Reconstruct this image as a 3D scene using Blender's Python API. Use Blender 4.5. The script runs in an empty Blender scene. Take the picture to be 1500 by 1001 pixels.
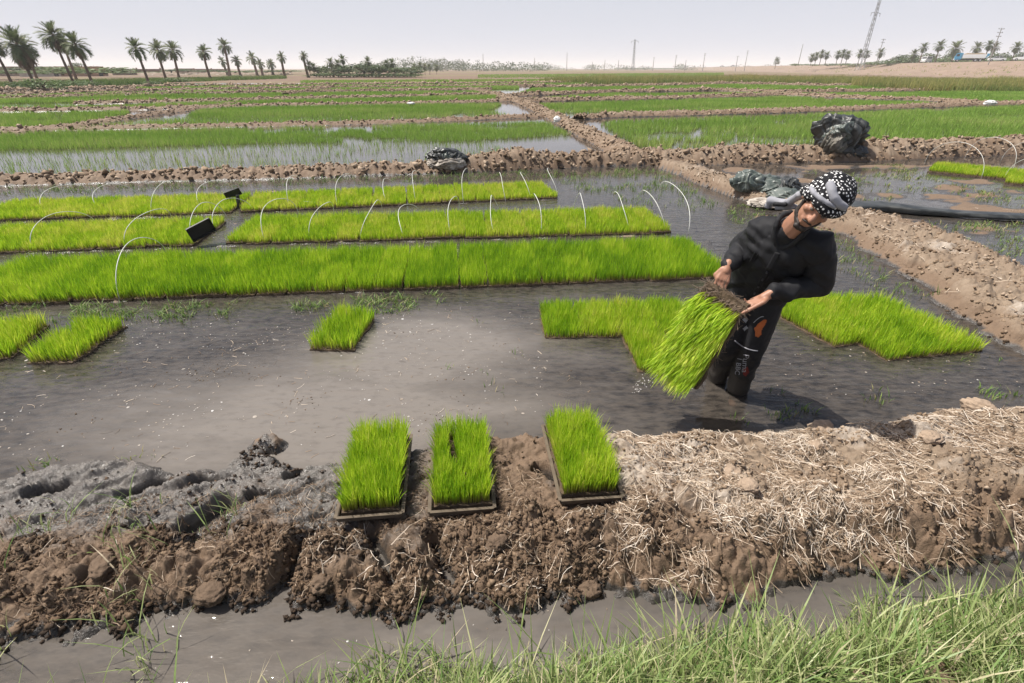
import bpy, bmesh, math, random
import numpy as np
from mathutils import Vector, Matrix, Quaternion
R = math.radians
C = bpy.context.scene
random.seed(7)
rng = np.random.default_rng(11)

# ------------------------------------------------------------------ camera
PITCH = R(27.75); FPX = 760.0; CAMH = 2.0
cam_d = bpy.data.cameras.new('camera'); cam = bpy.data.objects.new('camera', cam_d)
C.collection.objects.link(cam)
cam.location = (0, 0, CAMH); cam.rotation_euler = (R(90) - PITCH, 0, 0)
cam_d.sensor_width = 36.0; cam_d.lens = FPX / 1500.0 * 36.0
cam_d.clip_start = 0.05; cam_d.clip_end = 9000
C.camera = cam
cP, sP = math.cos(PITCH), math.sin(PITCH)

# ------------------------------------------------------------------ light
SUN_TRAVEL = Vector((0.62, -0.16, -1.25)).normalized()
W = bpy.data.worlds.new('World'); C.world = W; W.use_nodes = True
wn = W.node_tree; wn.nodes.clear()
sky = wn.nodes.new('ShaderNodeTexSky'); sky.sky_type = 'NISHITA'; sky.sun_disc = False
sky.sun_elevation = math.asin(-SUN_TRAVEL.z)
sky.sun_rotation = math.atan2(-SUN_TRAVEL.x, -SUN_TRAVEL.y)
sky.air_density = 1.0; sky.dust_density = 4.0; sky.ozone_density = 1.0; sky.altitude = 20
SKY_STRENGTH = 0.08
bgn = wn.nodes.new('ShaderNodeBackground'); bgn.inputs['Strength'].default_value = SKY_STRENGTH
wo = wn.nodes.new('ShaderNodeOutputWorld')
skymix = wn.nodes.new('ShaderNodeMix'); skymix.data_type = 'RGBA'; skymix.blend_type = 'MIX'
skymix.inputs[7].default_value = (6.0, 6.25, 7.05, 1)          # dust-whitened air, thickest towards the horizon
tc = wn.nodes.new('ShaderNodeTexCoord'); sx = wn.nodes.new('ShaderNodeSeparateXYZ'); wn.links.new(tc.outputs['Generated'], sx.inputs[0])
mr = wn.nodes.new('ShaderNodeMapRange'); mr.interpolation_type = 'SMOOTHSTEP'
for k, v in (('From Min', 0.04), ('From Max', 0.40), ('To Min', 0.97), ('To Max', 0.10)): mr.inputs[k].default_value = v
wn.links.new(sx.outputs['Z'], mr.inputs['Value']); wn.links.new(mr.outputs[0], skymix.inputs[0])
wn.links.new(sky.outputs[0], skymix.inputs[6])
wn.links.new(skymix.outputs[2], bgn.inputs['Color'])
wn.links.new(bgn.outputs[0], wo.inputs['Surface'])

sd = bpy.data.lights.new('sun', 'SUN'); sd.energy = 5.0; sd.angle = R(0.53); sd.color = (1.0, 0.955, 0.88)
so = bpy.data.objects.new('sun', sd); C.collection.objects.link(so)
so.rotation_euler = SUN_TRAVEL.to_track_quat('-Z', 'Y').to_euler(); so.location = (-20, 5, 40)
C.view_settings.view_transform = 'Standard'; C.view_settings.look = 'None'
C.view_settings.exposure = 0.52; C.view_settings.gamma = 1.0; C.view_settings.use_curve_mapping = False
C.cycles.max_bounces = 6; C.cycles.transparent_max_bounces = 12; C.cycles.volume_bounces = 1
C.cycles.diffuse_bounces = 3; C.cycles.glossy_bounces = 3; C.cycles.transmission_bounces = 4
C.cycles.use_denoising = True

# ------------------------------------------------------------------ view geometry: turn photo pixels into world points
def ray(px, py):
    a = (px - 750.0) / FPX; b = (500.5 - py) / FPX
    return Vector((a, cP + b * sP, -sP + b * cP))
def G(px, py, z=0.0):
    r = ray(px, py); t = (z - CAMH) / r.z
    return Vector((r.x * t, r.y * t, z))
def P(px, py, d):
    r = ray(px, py); t = d / r.y
    return Vector((r.x * t, d, CAMH + r.z * t))
def proj(p):
    y = p[1]; h = p[2] - CAMH
    z = y * cP - h * sP; u = y * sP + h * cP
    return (750 + FPX * p[0] / z, 500.5 - FPX * u / z)

# ------------------------------------------------------------------ noise
def _h(ix, iy, s):
    n = (ix.astype(np.int64) * 374761393 + iy.astype(np.int64) * 668265263 + s * 974634777) & 0xffffffff
    n = ((n ^ (n >> 13)) * 1274126177) & 0xffffffff
    n = ((n ^ (n >> 16)) * 2246822519) & 0xffffffff
    return ((n ^ (n >> 15)) & 0xffffff) / float(0xffffff)
def vnoise(x, y, s=0):
    x = np.asarray(x, float); y = np.asarray(y, float)
    ix = np.floor(x); iy = np.floor(y); fx = x - ix; fy = y - iy
    fx = fx * fx * fx * (fx * (fx * 6 - 15) + 10); fy = fy * fy * fy * (fy * (fy * 6 - 15) + 10)
    a = _h(ix, iy, s); b = _h(ix + 1, iy, s); c = _h(ix, iy + 1, s); d = _h(ix + 1, iy + 1, s)
    return (a * (1 - fx) + b * fx) * (1 - fy) + (c * (1 - fx) + d * fx) * fy
def fbm(x, y, s=0, o=4, g=0.5):
    t = 0; a = 1; n = 0; k = 1.0
    for i in range(o):
        t = t + a * vnoise(x * k + 13.7 * i, y * k - 7.3 * i, s + i); n += a; a *= g; k *= 2.03
    return t / n - 0.5
def cells(x, y, s=0):
    x = np.asarray(x, float); y = np.asarray(y, float)
    ix = np.floor(x); iy = np.floor(y)
    f1 = np.full(x.shape, 9.0); f2 = np.full(x.shape, 9.0); r = np.zeros(x.shape)
    for dx in (-1, 0, 1):
        for dy in (-1, 0, 1):
            jx = ix + dx; jy = iy + dy
            qx = jx + _h(jx, jy, s); qy = jy + _h(jx, jy, s + 101)
            d = np.hypot(qx - x, qy - y); rr = _h(jx, jy, s + 202)
            closer = d < f1
            f2 = np.where(closer, f1, np.minimum(f2, d)); r = np.where(closer, rr, r); f1 = np.where(closer, d, f1)
    return f1, f2, r
def clod(x, y, s=0):
    f1, f2, r = cells(x, y, s)
    e = np.clip((f2 - f1) / 0.35, 0, 1)
    return np.sqrt(np.clip(1 - (f1 / 0.85) ** 2, 0, 1)) * (0.35 + 0.65 * r) * (0.35 + 0.65 * e)
def sst(a, b, x):
    t = np.clip((x - a) / (b - a), 0, 1); return t * t * (3 - 2 * t)
def vn3(p, f, s=0):
    """cheap 3D noise for small meshes, from three 2D slices"""
    return (vnoise(p[:, 0] * f + 5.1, p[:, 1] * f, s) + vnoise(p[:, 1] * f, p[:, 2] * f + 9.7, s + 7) + vnoise(p[:, 2] * f + 3.3, p[:, 0] * f, s + 17)) / 1.5 - 1.0

# ------------------------------------------------------------------ object helpers
def tag(o, label=None, cat=None, group=None, kind=None):
    if label: o['label'] = label
    if cat: o['category'] = cat
    if group: o['group'] = group
    if kind: o['kind'] = kind
    return o
def mesh_np(name, V, F, mat=None, attrs=None, smooth=True):
    me = bpy.data.meshes.new(name)
    V = np.asarray(V, np.float32)
    if not isinstance(F, list) or isinstance(F[0], tuple): F = [F]
    F = [np.asarray(f, np.int32) for f in F if len(f)]
    me.vertices.add(len(V)); me.vertices.foreach_set('co', V.ravel())
    loops = np.concatenate([f.ravel() for f in F])
    sizes = np.concatenate([np.full(len(f), f.shape[1], np.int32) for f in F])
    starts = np.concatenate([[0], np.cumsum(sizes)[:-1]]).astype(np.int32)
    me.loops.add(len(loops)); me.loops.foreach_set('vertex_index', loops.astype(np.int32))
    me.polygons.add(len(sizes)); me.polygons.foreach_set('loop_start', starts)
    me.polygons.foreach_set('use_smooth', np.full(len(sizes), bool(smooth)))
    me.update(calc_edges=True)
    for k, v in (attrs or {}).items():
        a = me.attributes.new(k, 'FLOAT', 'POINT'); a.data.foreach_set('value', np.asarray(v, np.float32))
    if mat: me.materials.append(mat)
    return me
def link(name, me, parent=None, loc=None):
    o = bpy.data.objects.new(name, me); C.collection.objects.link(o)
    if parent: o.parent = parent
    if loc is not None: o.location = loc
    return o
def obj_np(name, V, F, mat=None, parent=None, attrs=None, smooth=True, loc=None):
    return link(name, mesh_np(name, V, F, mat, attrs, smooth), parent, loc)
def empty(name, loc, rz=0.0):
    o = bpy.data.objects.new(name, None); C.collection.objects.link(o)
    o.location = loc; o.rotation_euler = (0, 0, rz); o.empty_display_size = 0.1
    return o
def copy_tree(o, parent=None):
    c = o.copy(); C.collection.objects.link(c)
    if parent: c.parent = parent
    for ch in list(o.children): copy_tree(ch, c)
    return c
def tube(pts, rad, n=6, cap=True):
    """tube along a polyline; rad a number or list. returns V,F(quads),tris"""
    pts = [Vector(p) for p in pts]; m = len(pts)
    if not hasattr(rad, '__len__'): rad = [rad] * m
    V = []; up = Vector((0.13, 0.31, 0.94))
    prev = None
    for i, p in enumerate(pts):
        t = (pts[min(i + 1, m - 1)] - pts[max(i - 1, 0)]).normalized()
        if prev is None:
            a = t.cross(up); a = a.normalized() if a.length > 1e-4 else Vector((1, 0, 0))
        else:
            a = prev - t * prev.dot(t); a = a.normalized() if a.length > 1e-5 else t.orthogonal().normalized()
        prev = a; b = t.cross(a)
        for k in range(n):
            th = 2 * math.pi * k / n
            V.append(p + (a * math.cos(th) + b * math.sin(th)) * rad[i])
    F = [[i * n + k, i * n + (k + 1) % n, (i + 1) * n + (k + 1) % n, (i + 1) * n + k] for i in range(m - 1) for k in range(n)]
    T = []
    if cap:
        V.append(pts[0]); V.append(pts[-1]); a = m * n
        for k in range(n):
            T.append([a, (k + 1) % n, k]); T.append([a + 1, (m - 1) * n + k, (m - 1) * n + (k + 1) % n])
    return np.array([tuple(v) for v in V]), np.array(F), np.array(T).reshape(-1, 3)
class MB:
    """collects pieces of ONE part"""
    def __init__(s): s.V = []; s.Q = []; s.T = []; s.n = 0
    def add(s, V, Q=(), T=()):
        s.V.append(np.asarray(V, float))
        if len(Q): s.Q.append(np.asarray(Q) + s.n)
        if len(T): s.T.append(np.asarray(T) + s.n)
        s.n += len(V); return s
    def tube(s, pts, rad, n=6):
        V, F, T = tube(pts, rad, n); return s.add(V, F, T)
    def box(s, lo, hi, taper=None):
        x0, y0, z0 = lo; x1, y1, z1 = hi
        V = [(x0, y0, z0), (x1, y0, z0), (x1, y1, z0), (x0, y1, z0), (x0, y0, z1), (x1, y0, z1), (x1, y1, z1), (x0, y1, z1)]
        return s.add(V, [(0, 3, 2, 1), (4, 5, 6, 7), (0, 1, 5, 4), (1, 2, 6, 5), (2, 3, 7, 6), (3, 0, 4, 7)])
    def prism(s, prof, y0, y1):
        """profile of (x,z) points extruded along y"""
        n = len(prof); V = [(x, y0, z) for x, z in prof] + [(x, y1, z) for x, z in prof]
        Q = [(i, (i + 1) % n, n + (i + 1) % n, n + i) for i in range(n)]
        V += [(sum(p[0] for p in prof) / n, y0, sum(p[1] for p in prof) / n), (sum(p[0] for p in prof) / n, y1, sum(p[1] for p in prof) / n)]
        T = [(2 * n, i, (i + 1) % n)[::-1] for i in range(n)] + [(2 * n + 1, n + i, n + (i + 1) % n) for i in range(n)]
        return s.add(V, Q, T)
    def mesh(s, name, mat, smooth=False):
        F = []
        if s.Q: F.append(np.concatenate(s.Q))
        if s.T: F.append(np.concatenate(s.T))
        return mesh_np(name, np.concatenate(s.V), F, mat, None, smooth)
    def build(s, name, mat, parent=None, smooth=False, loc=None):
        return link(name, s.mesh(name, mat, smooth), parent, loc)

# ------------------------------------------------------------------ materials
def new_mat(name):
    m = bpy.data.materials.new(name); m.use_nodes = True; m.node_tree.nodes.clear(); return m, m.node_tree
def nd(nt, t, ins=None, **props):
    n = nt.nodes.new(t)
    for k, v in props.items(): setattr(n, k, v)
    for k, v in (ins or {}).items():
        if isinstance(v, bpy.types.NodeSocket): nt.links.new(v, n.inputs[k])
        else: n.inputs[k].default_value = v
    return n
def rgba(c): return (c[0], c[1], c[2], 1)
def mixc(nt, f, a, b, blend='MIX'):
    n = nt.nodes.new('ShaderNodeMix'); n.data_type = 'RGBA'; n.blend_type = blend
    for i, v in ((0, f), (6, a), (7, b)):
        if isinstance(v, bpy.types.NodeSocket): nt.links.new(v, n.inputs[i])
        else: n.inputs[i].default_value = v if i == 0 else (rgba(v) if len(v) == 3 else v)
    return n.outputs[2]
def math_(nt, op, a, b=None, clamp=False):
    n = nt.nodes.new('ShaderNodeMath'); n.operation = op; n.use_clamp = clamp
    for i, v in ((0, a), (1, b)):
        if v is None: continue
        if isinstance(v, bpy.types.NodeSocket): nt.links.new(v, n.inputs[i])
        else: n.inputs[i].default_value = v
    return n.outputs[0]
def ramp(nt, f, stops):
    n = nt.nodes.new('ShaderNodeValToRGB'); nt.links.new(f, n.inputs[0])
    e = n.color_ramp.elements
    while len(e) < len(stops): e.new(0.5)
    for el, (p, c) in zip(e, stops): el.position = p; el.color = rgba(c) if hasattr(c, '__len__') else (c, c, c, 1)
    return n.outputs[0]
def attr(nt, name): return nd(nt, 'ShaderNodeAttribute', attribute_name=name).outputs['Fac']
def wpos(nt): return nd(nt, 'ShaderNodeNewGeometry').outputs['Position']
def noise(nt, scale, detail=4, rough=0.6, vec=None, dim='3D'):
    n = nd(nt, 'ShaderNodeTexNoise', {'Scale': scale, 'Detail': detail, 'Roughness': rough}, noise_dimensions=dim)
    if vec is not None: nt.links.new(vec, n.inputs['Vector'])
    return n.outputs['Fac']
def out(nt, shader): 
    o = nt.nodes.new('ShaderNodeOutputMaterial'); nt.links.new(shader, o.inputs['Surface']); return o
def simple(name, col, rough=0.7, spec=0.4, var=0.25, scale=30, metal=0.0, bump=0.0, obj_space=True):
    m, nt = new_mat(name)
    vec = nd(nt, 'ShaderNodeTexCoord').outputs['Object']
    f = noise(nt, scale, 5, 0.6, vec)
    c = mixc(nt, f, [x * (1 - var) for x in col], [min(1, x * (1 + var)) for x in col])
    b = nd(nt, 'ShaderNodeBsdfPrincipled', {'Base Color': c, 'Roughness': rough, 'Specular IOR Level': spec, 'Metallic': metal})
    if bump:
        bn = nd(nt, 'ShaderNodeBump', {'Strength': bump, 'Distance': 0.02, 'Height': f}); nt.links.new(bn.outputs[0], b.inputs['Normal'])
    out(nt, b.outputs[0]); return m
def leaf_mat(name, stops, root=None, trans=0.4, rough=0.55, spec=0.3, objvar=0.0):
    """colour by per-blade 'tint', optional root colour by 't' along the blade"""
    m, nt = new_mat(name)
    tint = attr(nt, 'tint')
    if objvar:
        oi = nd(nt, 'ShaderNodeObjectInfo').outputs['Random']
        tint = math_(nt, 'ADD', tint, math_(nt, 'MULTIPLY', math_(nt, 'SUBTRACT', oi, 0.5), objvar), True)
    c = ramp(nt, tint, stops)
    if root is not None:
        f = nd(nt, 'ShaderNodeMapRange', {'Value': attr(nt, 't'), 'From Min': 0.05, 'From Max': 0.38, 'To Min': 1.0, 'To Max': 0.0}).outputs[0]
        c = mixc(nt, f, c, root)
    d = nd(nt, 'ShaderNodeBsdfPrincipled', {'Base Color': c, 'Roughness': rough, 'Specular IOR Level': spec})
    t = nd(nt, 'ShaderNodeBsdfTranslucent', {'Color': c})
    mx = nd(nt, 'ShaderNodeMixShader', {0: trans}); nt.links.new(d.outputs[0], mx.inputs[1]); nt.links.new(t.outputs[0], mx.inputs[2])
    out(nt, mx.outputs[0]); return m

M = {}
M['seedling'] = leaf_mat('seedling_green', [(0, (0.14, 0.29, 0.014)), (0.4, (0.34, 0.53, 0.022)), (0.75, (0.50, 0.62, 0.045)), (1, (0.62, 0.62, 0.12))], root=(0.24, 0.21, 0.05), trans=0.45, objvar=0.42)
M['rice'] = leaf_mat('rice_green', [(0, (0.15, 0.27, 0.035)), (0.5, (0.26, 0.42, 0.07)), (0.85, (0.37, 0.46, 0.12)), (1, (0.48, 0.44, 0.20))], root=(0.20, 0.24, 0.07), trans=0.35)
M['weed'] = leaf_mat('weed_green', [(0, (0.06, 0.12, 0.02)), (0.5, (0.13, 0.22, 0.045)), (0.8, (0.22, 0.27, 0.08)), (1, (0.36, 0.30, 0.15))], trans=0.3)
M['bank_grass'] = leaf_mat('bank_grass_green', [(0, (0.07, 0.14, 0.035)), (0.35, (0.18, 0.27, 0.075)), (0.65, (0.34, 0.39, 0.16)), (0.85, (0.50, 0.48, 0.27)), (1, (0.52, 0.43, 0.30))], trans=0.35, rough=0.45, spec=0.4)
M['reed'] = leaf_mat('reed_green', [(0, (0.08, 0.14, 0.03)), (0.5, (0.18, 0.24, 0.055)), (1, (0.42, 0.36, 0.13))], trans=0.3)
M['straw'] = leaf_mat('straw', [(0, (0.10, 0.06, 0.035)), (0.4, (0.24, 0.165, 0.105)), (0.75, (0.46, 0.37, 0.28)), (1, (0.66, 0.58, 0.49))], trans=0.1, rough=0.6, spec=0.3)

def mud_material():
    m, nt = new_mat('mud')
    pos = wpos(nt)
    wet = attr(nt, 'wet'); dry = attr(nt, 'dry'); pale = attr(nt, 'pale')
    n1 = noise(nt, 3.5, 6, 0.65, pos); n2 = noise(nt, 22, 5, 0.7, pos); n3 = noise(nt, 120, 4, 0.7, pos)
    mid = mixc(nt, n2, (0.070, 0.044, 0.028), (0.175, 0.112, 0.070))
    mid = mixc(nt, math_(nt, 'MULTIPLY', n3, 0.5), mid, (0.22, 0.155, 0.10))
    dryc = mixc(nt, n1, (0.145, 0.100, 0.065), (0.28, 0.216, 0.155))
    dryc = mixc(nt, ramp(nt, n2, [(0.45, 0.0), (0.75, 0.6)]), dryc, (0.125, 0.08, 0.05))
    palec = mixc(nt, n2, (0.26, 0.215, 0.17), (0.42, 0.36, 0.305))
    wetc = mixc(nt, n2, (0.030, 0.026, 0.023), (0.085, 0.075, 0.067))
    slk = nd(nt, 'ShaderNodeMapRange', {'Value': math_(nt, 'ADD', attr(nt, 'slick'), math_(nt, 'MULTIPLY', math_(nt, 'SUBTRACT', n1, 0.5), 0.8)), 'From Min': 0.25, 'From Max': 0.7}).outputs[0]
    wetc = mixc(nt, slk, wetc, mixc(nt, n2, (0.048, 0.042, 0.037), (0.185, 0.165, 0.148)))  # smeared grey clay; its lighter tone also holds the wet sheen as colour
    jit = math_(nt, 'MULTIPLY', math_(nt, 'SUBTRACT', n2, 0.5), 0.9)
    d2 = math_(nt, 'ADD', dry, jit, True); 
    c = mixc(nt, nd(nt, 'ShaderNodeMapRange', {'Value': d2, 'From Min': 0.25, 'From Max': 0.75}).outputs[0], mid, dryc)
    c = mixc(nt, nd(nt, 'ShaderNodeMapRange', {'Value': math_(nt, 'ADD', pale, jit), 'From Min': 0.35, 'From Max': 0.8}).outputs[0], c, palec)
    w2 = nd(nt, 'ShaderNodeMapRange', {'Value': math_(nt, 'ADD', wet, math_(nt, 'MULTIPLY', jit, 0.6)), 'From Min': 0.3, 'From Max': 0.7}).outputs[0]
    c = mixc(nt, w2, c, wetc)
    rg = math_(nt, 'ADD', math_(nt, 'MULTIPLY', math_(nt, 'SUBTRACT', 1.0, w2), 0.55), math_(nt, 'ADD', 0.13, math_(nt, 'MULTIPLY', n2, 0.20)))
    bh = math_(nt, 'ADD', math_(nt, 'MULTIPLY', n2, 0.6), math_(nt, 'MULTIPLY', n3, 0.4))
    bp = nd(nt, 'ShaderNodeBump', {'Strength': 0.9, 'Distance': 0.015, 'Height': bh})
    b = nd(nt, 'ShaderNodeBsdfPrincipled', {'Base Color': c, 'Roughness': rg, 'Specular IOR Level': 0.45, 'Normal': bp.outputs[0]})
    out(nt, b.outputs[0]); return m
M['mud'] = mud_material()

def soil_material():
    m, nt = new_mat('field_soil')
    pos = wpos(nt)
    sc = nd(nt, 'ShaderNodeVectorMath', {0: pos, 1: (0.35, 1.0, 1.0)}, operation='MULTIPLY').outputs[0]
    n0 = noise(nt, 0.02, 4, 0.6, sc); n1 = noise(nt, 0.35, 6, 0.7, sc); n2 = noise(nt, 2.0, 4, 0.7, pos)
    c = mixc(nt, n1, (0.095, 0.062, 0.043), (0.195, 0.130, 0.092))
    c = mixc(nt, math_(nt, 'MULTIPLY', n2, 0.4), c, (0.23, 0.165, 0.12))
    c = mixc(nt, ramp(nt, n0, [(0.5, 0.0), (0.62, 0.75)]), c, (0.17, 0.19, 0.06))
    b = nd(nt, 'ShaderNodeBsdfPrincipled', {'Base Color': c, 'Roughness': 0.9, 'Specular IOR Level': 0.2})
    out(nt, b.outputs[0]); return m
M['soil'] = soil_material()

def water_material():
    m, nt = new_mat('muddy_water')
    pos = wpos(nt)
    flow = nd(nt, 'ShaderNodeVectorMath', {0: pos, 1: (0.7, 1.5, 1.0)}, operation='MULTIPLY').outputs[0]
    n1 = noise(nt, 1.1, 5, 0.6, flow); n2 = noise(nt, 5.0, 5, 0.65, flow)
    # a cloud of stirred-up silt lies in the open water between the bank and the seedlings
    def blob(px, py, rx, ry):
        g = G(px, py)
        v = nd(nt, 'ShaderNodeVectorMath', {0: pos, 1: (-g.x, -g.y, 0)}, operation='ADD').outputs[0]
        v = nd(nt, 'ShaderNodeVectorMath', {0: v, 1: (1 / rx, 1 / ry, 1)}, operation='MULTIPLY').outputs[0]
        l = nd(nt, 'ShaderNodeVectorMath', {0: v}, operation='LENGTH').outputs['Value']
        return math_(nt, 'SUBTRACT', 1.0, l, True)
    s = math_(nt, 'MAXIMUM', blob(470, 610, 2.3, 1.0), blob(620, 520, 1.5, 1.1))
    s = math_(nt, 'MAXIMUM', s, math_(nt, 'MULTIPLY', blob(700, 950, 3.4, 1.0), 0.55))
    s = math_(nt, 'ADD', math_(nt, 'MULTIPLY', s, 1.5), math_(nt, 'MULTIPLY', math_(nt, 'SUBTRACT', n1, 0.5), 1.5))
    s = math_(nt, 'ADD', s, math_(nt, 'MULTIPLY', math_(nt, 'SUBTRACT', n2, 0.5), 0.5), True)
    n4 = noise(nt, 16.0, 4, 0.6, flow)
    dk = mixc(nt, ramp(nt, n4, [(.35, 0.0), (.65, 1.0)]), (0.026, 0.024, 0.023), (0.095, 0.080, 0.066))
    c = mixc(nt, s, dk, (0.158, 0.140, 0.123))
    c = mixc(nt, math_(nt, 'MULTIPLY', ramp(nt, n4, [(.5, 0.0), (.72, 1.0)]), 0.35), c, (0.06, 0.052, 0.046))
    dif = nd(nt, 'ShaderNodeBsdfDiffuse', {'Color': c})
    tr = nd(nt, 'ShaderNodeBsdfTransparent', {'Color': (0.80, 0.74, 0.64, 1)})
    tf = math_(nt, 'MULTIPLY', math_(nt, 'SUBTRACT', 1.0, s), 0.34)
    body = nd(nt, 'ShaderNodeMixShader', {0: tf}); nt.links.new(dif.outputs[0], body.inputs[1]); nt.links.new(tr.outputs[0], body.inputs[2])
    w1 = noise(nt, 7.0, 4, 0.55, flow); w2 = noise(nt, 45.0, 2, 0.5, flow)
    hh = math_(nt, 'ADD', math_(nt, 'MULTIPLY', w1, 0.8), math_(nt, 'MULTIPLY', w2, 0.10))
    # the open water is stirred; the paddies further back lie still
    sy = nd(nt, 'ShaderNodeSeparateXYZ', {0: pos}).outputs['Y']
    calm = nd(nt, 'ShaderNodeMapRange', {'Value': sy, 'From Min': 8.0, 'From Max': 12.0, 'To Min': 0.75, 'To Max': 0.10}).outputs[0]
    bp = nd(nt, 'ShaderNodeBump', {'Strength': calm, 'Distance': 0.02, 'Height': hh})
    gl = nd(nt, 'ShaderNodeBsdfGlossy', {'Color': (1, 1, 1, 1), 'Roughness': 0.04, 'Normal': bp.outputs[0]})
    fr = nd(nt, 'ShaderNodeFresnel', {'IOR': 1.33, 'Normal': bp.outputs[0]})
    mx = nd(nt, 'ShaderNodeMixShader', {0: fr.outputs[0]}); nt.links.new(body.outputs[0], mx.inputs[1]); nt.links.new(gl.outputs[0], mx.inputs[2])
    out(nt, mx.outputs[0]); return m
M['water'] = water_material()

M['tray'] = simple('black_tray_plastic', (0.022, 0.021, 0.02), 0.5, 0.4, 0.4, 40)
M['tray_muddy'] = simple('muddy_tray_plastic', (0.11, 0.085, 0.06), 0.75, 0.3, 0.6, 25)
M['mat_soil'] = simple('root_mat_soil', (0.085, 0.058, 0.036), 0.85, 0.3, 0.5, 60, bump=0.6)
M['hoop'] = simple('white_wire', (0.60, 0.60, 0.56), 0.45, 0.4, 0.08, 20)
M['bark'] = simple('palm_bark', (0.17, 0.12, 0.088), 0.9, 0.2, 0.4, 6, bump=0.5)
M['frond'] = leaf_mat('palm_frond', [(0, (0.055, 0.085, 0.03)), (0.6, (0.11, 0.145, 0.055)), (1, (0.21, 0.20, 0.10))], trans=0.25, objvar=0.5)
M['dead_frond'] = leaf_mat('dead_palm_frond', [(0, (0.11, 0.065, 0.04)), (1, (0.26, 0.165, 0.10))], trans=0.2, objvar=0.4)
M['tree_leaf'] = leaf_mat('tree_leaf', [(0, (0.045, 0.075, 0.025)), (0.6, (0.085, 0.125, 0.045)), (1, (0.15, 0.18, 0.08))], trans=0.25, objvar=0.5)
M['bush_leaf'] = leaf_mat('bush_leaf', [(0, (0.07, 0.12, 0.04)), (0.6, (0.13, 0.19, 0.07)), (1, (0.22, 0.26, 0.12))], trans=0.25, objvar=0.4)
M['concrete'] = simple('concrete_pole', (0.30, 0.28, 0.26), 0.8, 0.3, 0.15, 4)
M['steel'] = simple('galvanised_steel', (0.32, 0.33, 0.34), 0.5, 0.5, 0.1, 4, metal=0.4)
M['mud_brick'] = simple('mud_brick', (0.36, 0.25, 0.18), 0.9, 0.2, 0.2, 2)
M['plaster'] = simple('pale_plaster', (0.55, 0.47, 0.38), 0.9, 0.2, 0.12, 2)
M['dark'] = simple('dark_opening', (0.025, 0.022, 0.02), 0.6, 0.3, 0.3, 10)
M['crumb'] = leaf_mat('mud_crumb', [(0, (0.035, 0.024, 0.017)), (0.35, (0.10, 0.066, 0.042)), (0.7, (0.20, 0.14, 0.092)), (1, (0.34, 0.26, 0.19))], trans=0.0, rough=.85, spec=.2)

# ================================================================== GROUND
def curve_xy(pts, z=0.0):
    w = [G(px, py, z) for px, py in pts]; w.sort(key=lambda v: v.x)
    return np.array([v.x for v in w]), np.array([v.y for v in w])
FAR_E = curve_xy([(-260, 712), (0, 688), (60, 681), (130, 672), (200, 668), (285, 674), (345, 676), (372, 655), (400, 645), (430, 660), (470, 668), (520, 655), (600, 648), (720, 640), (800, 634), (920, 626), (1000, 619), (1060, 616), (1150, 610), (1220, 602), (1290, 590), (1400, 581), (1500, 578), (1800, 568)])
NEAR_E = curve_xy([(-320, 990), (0, 950), (100, 930), (180, 925), (250, 905), (330, 882), (380, 902), (480, 886), (560, 905), (640, 902), (700, 893), (800, 882), (900, 866), (1000, 864), (1100, 847), (1200, 841), (1300, 828), (1400, 812), (1500, 792), (1900, 740)])
GRASS_E = curve_xy([(-500, 1180), (0, 1090), (200, 1050), (420, 1012), (560, 985), (800, 958), (1000, 928), (1200, 902), (1350, 880), (1500, 850), (1900, 790)], 0.0)
# the dry bund that comes from the middle distance down to the right
RB = [(985, 247, .32), (1030, 262, .36), (1085, 283, .42), (1160, 300, .50), (1230, 322, .58), (1310, 352, .66), (1400, 398, .72), (1500, 446, .80), (1640, 520, .85), (1800, 600, .9)]
RBW = [(G(a, b), w) for a, b, w in RB]
def poly_dist(x, y, pts):
    """signed-ish cover of a wide polyline: 1 on the axis, 0 at its edge"""
    best = np.full(x.shape, -9.0)
    for (a, wa), (b, wb) in zip(pts[:-1], pts[1:]):
        dx, dy = b.x - a.x, b.y - a.y; L = dx * dx + dy * dy
        t = np.clip(((x - a.x) * dx + (y - a.y) * dy) / L, 0, 1)
        d = np.hypot(x - a.x - t * dx, y - a.y - t * dy)
        best = np.maximum(best, 1 - d / (wa + t * (wb - wa)))
    return best
def seg_mask(x, y, p, q, w):
    a, b = G(*p, 0.1), G(*q, 0.1); dx, dy = b.x - a.x, b.y - a.y
    t = np.clip(((x - a.x) * dx + (y - a.y) * dy) / (dx * dx + dy * dy), 0, 1)
    return np.exp(-(((x - a.x - t * dx) ** 2 + (y - a.y - t * dy) ** 2) / (w * w)))
TRENCH = [((545, 778), (572, 846), .030, .13), ((636, 790), (655, 828), .040, .13), ((560, 806), (590, 842), .03, .05), ((440, 792), (392, 872), .040, .14), ((205, 880), (240, 905), .06, .08), ((925, 820), (940, 850), .03, .08), ((810, 760), (836, 800), .03, .06), ((1195, 800), (1215, 815), .03, .06), ((785, 815), (800, 845), .025, .06)]
PUDDLE = [((190, 716), (228, 702), .075, .13), ((275, 765), (322, 735), .07, .12), ((285, 700), (308, 698), .04, .10), ((50, 717), (85, 712), .06, .10), ((425, 690), (440, 680), .05, .12), ((265, 795), (285, 785), .04, .09), ((690, 720), (720, 745), .045, .05), ((790, 690), (812, 705), .05, .05), ((368, 720), (390, 716), .04, .07)]
TRAYS = [  # front-left, front-right corner pixels of the three trays set down on the bank, ground height
    ((509, 771), (600, 755), .125), ((645, 762), (731, 748), .125), ((832, 745), (919, 732), .145)]
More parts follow.
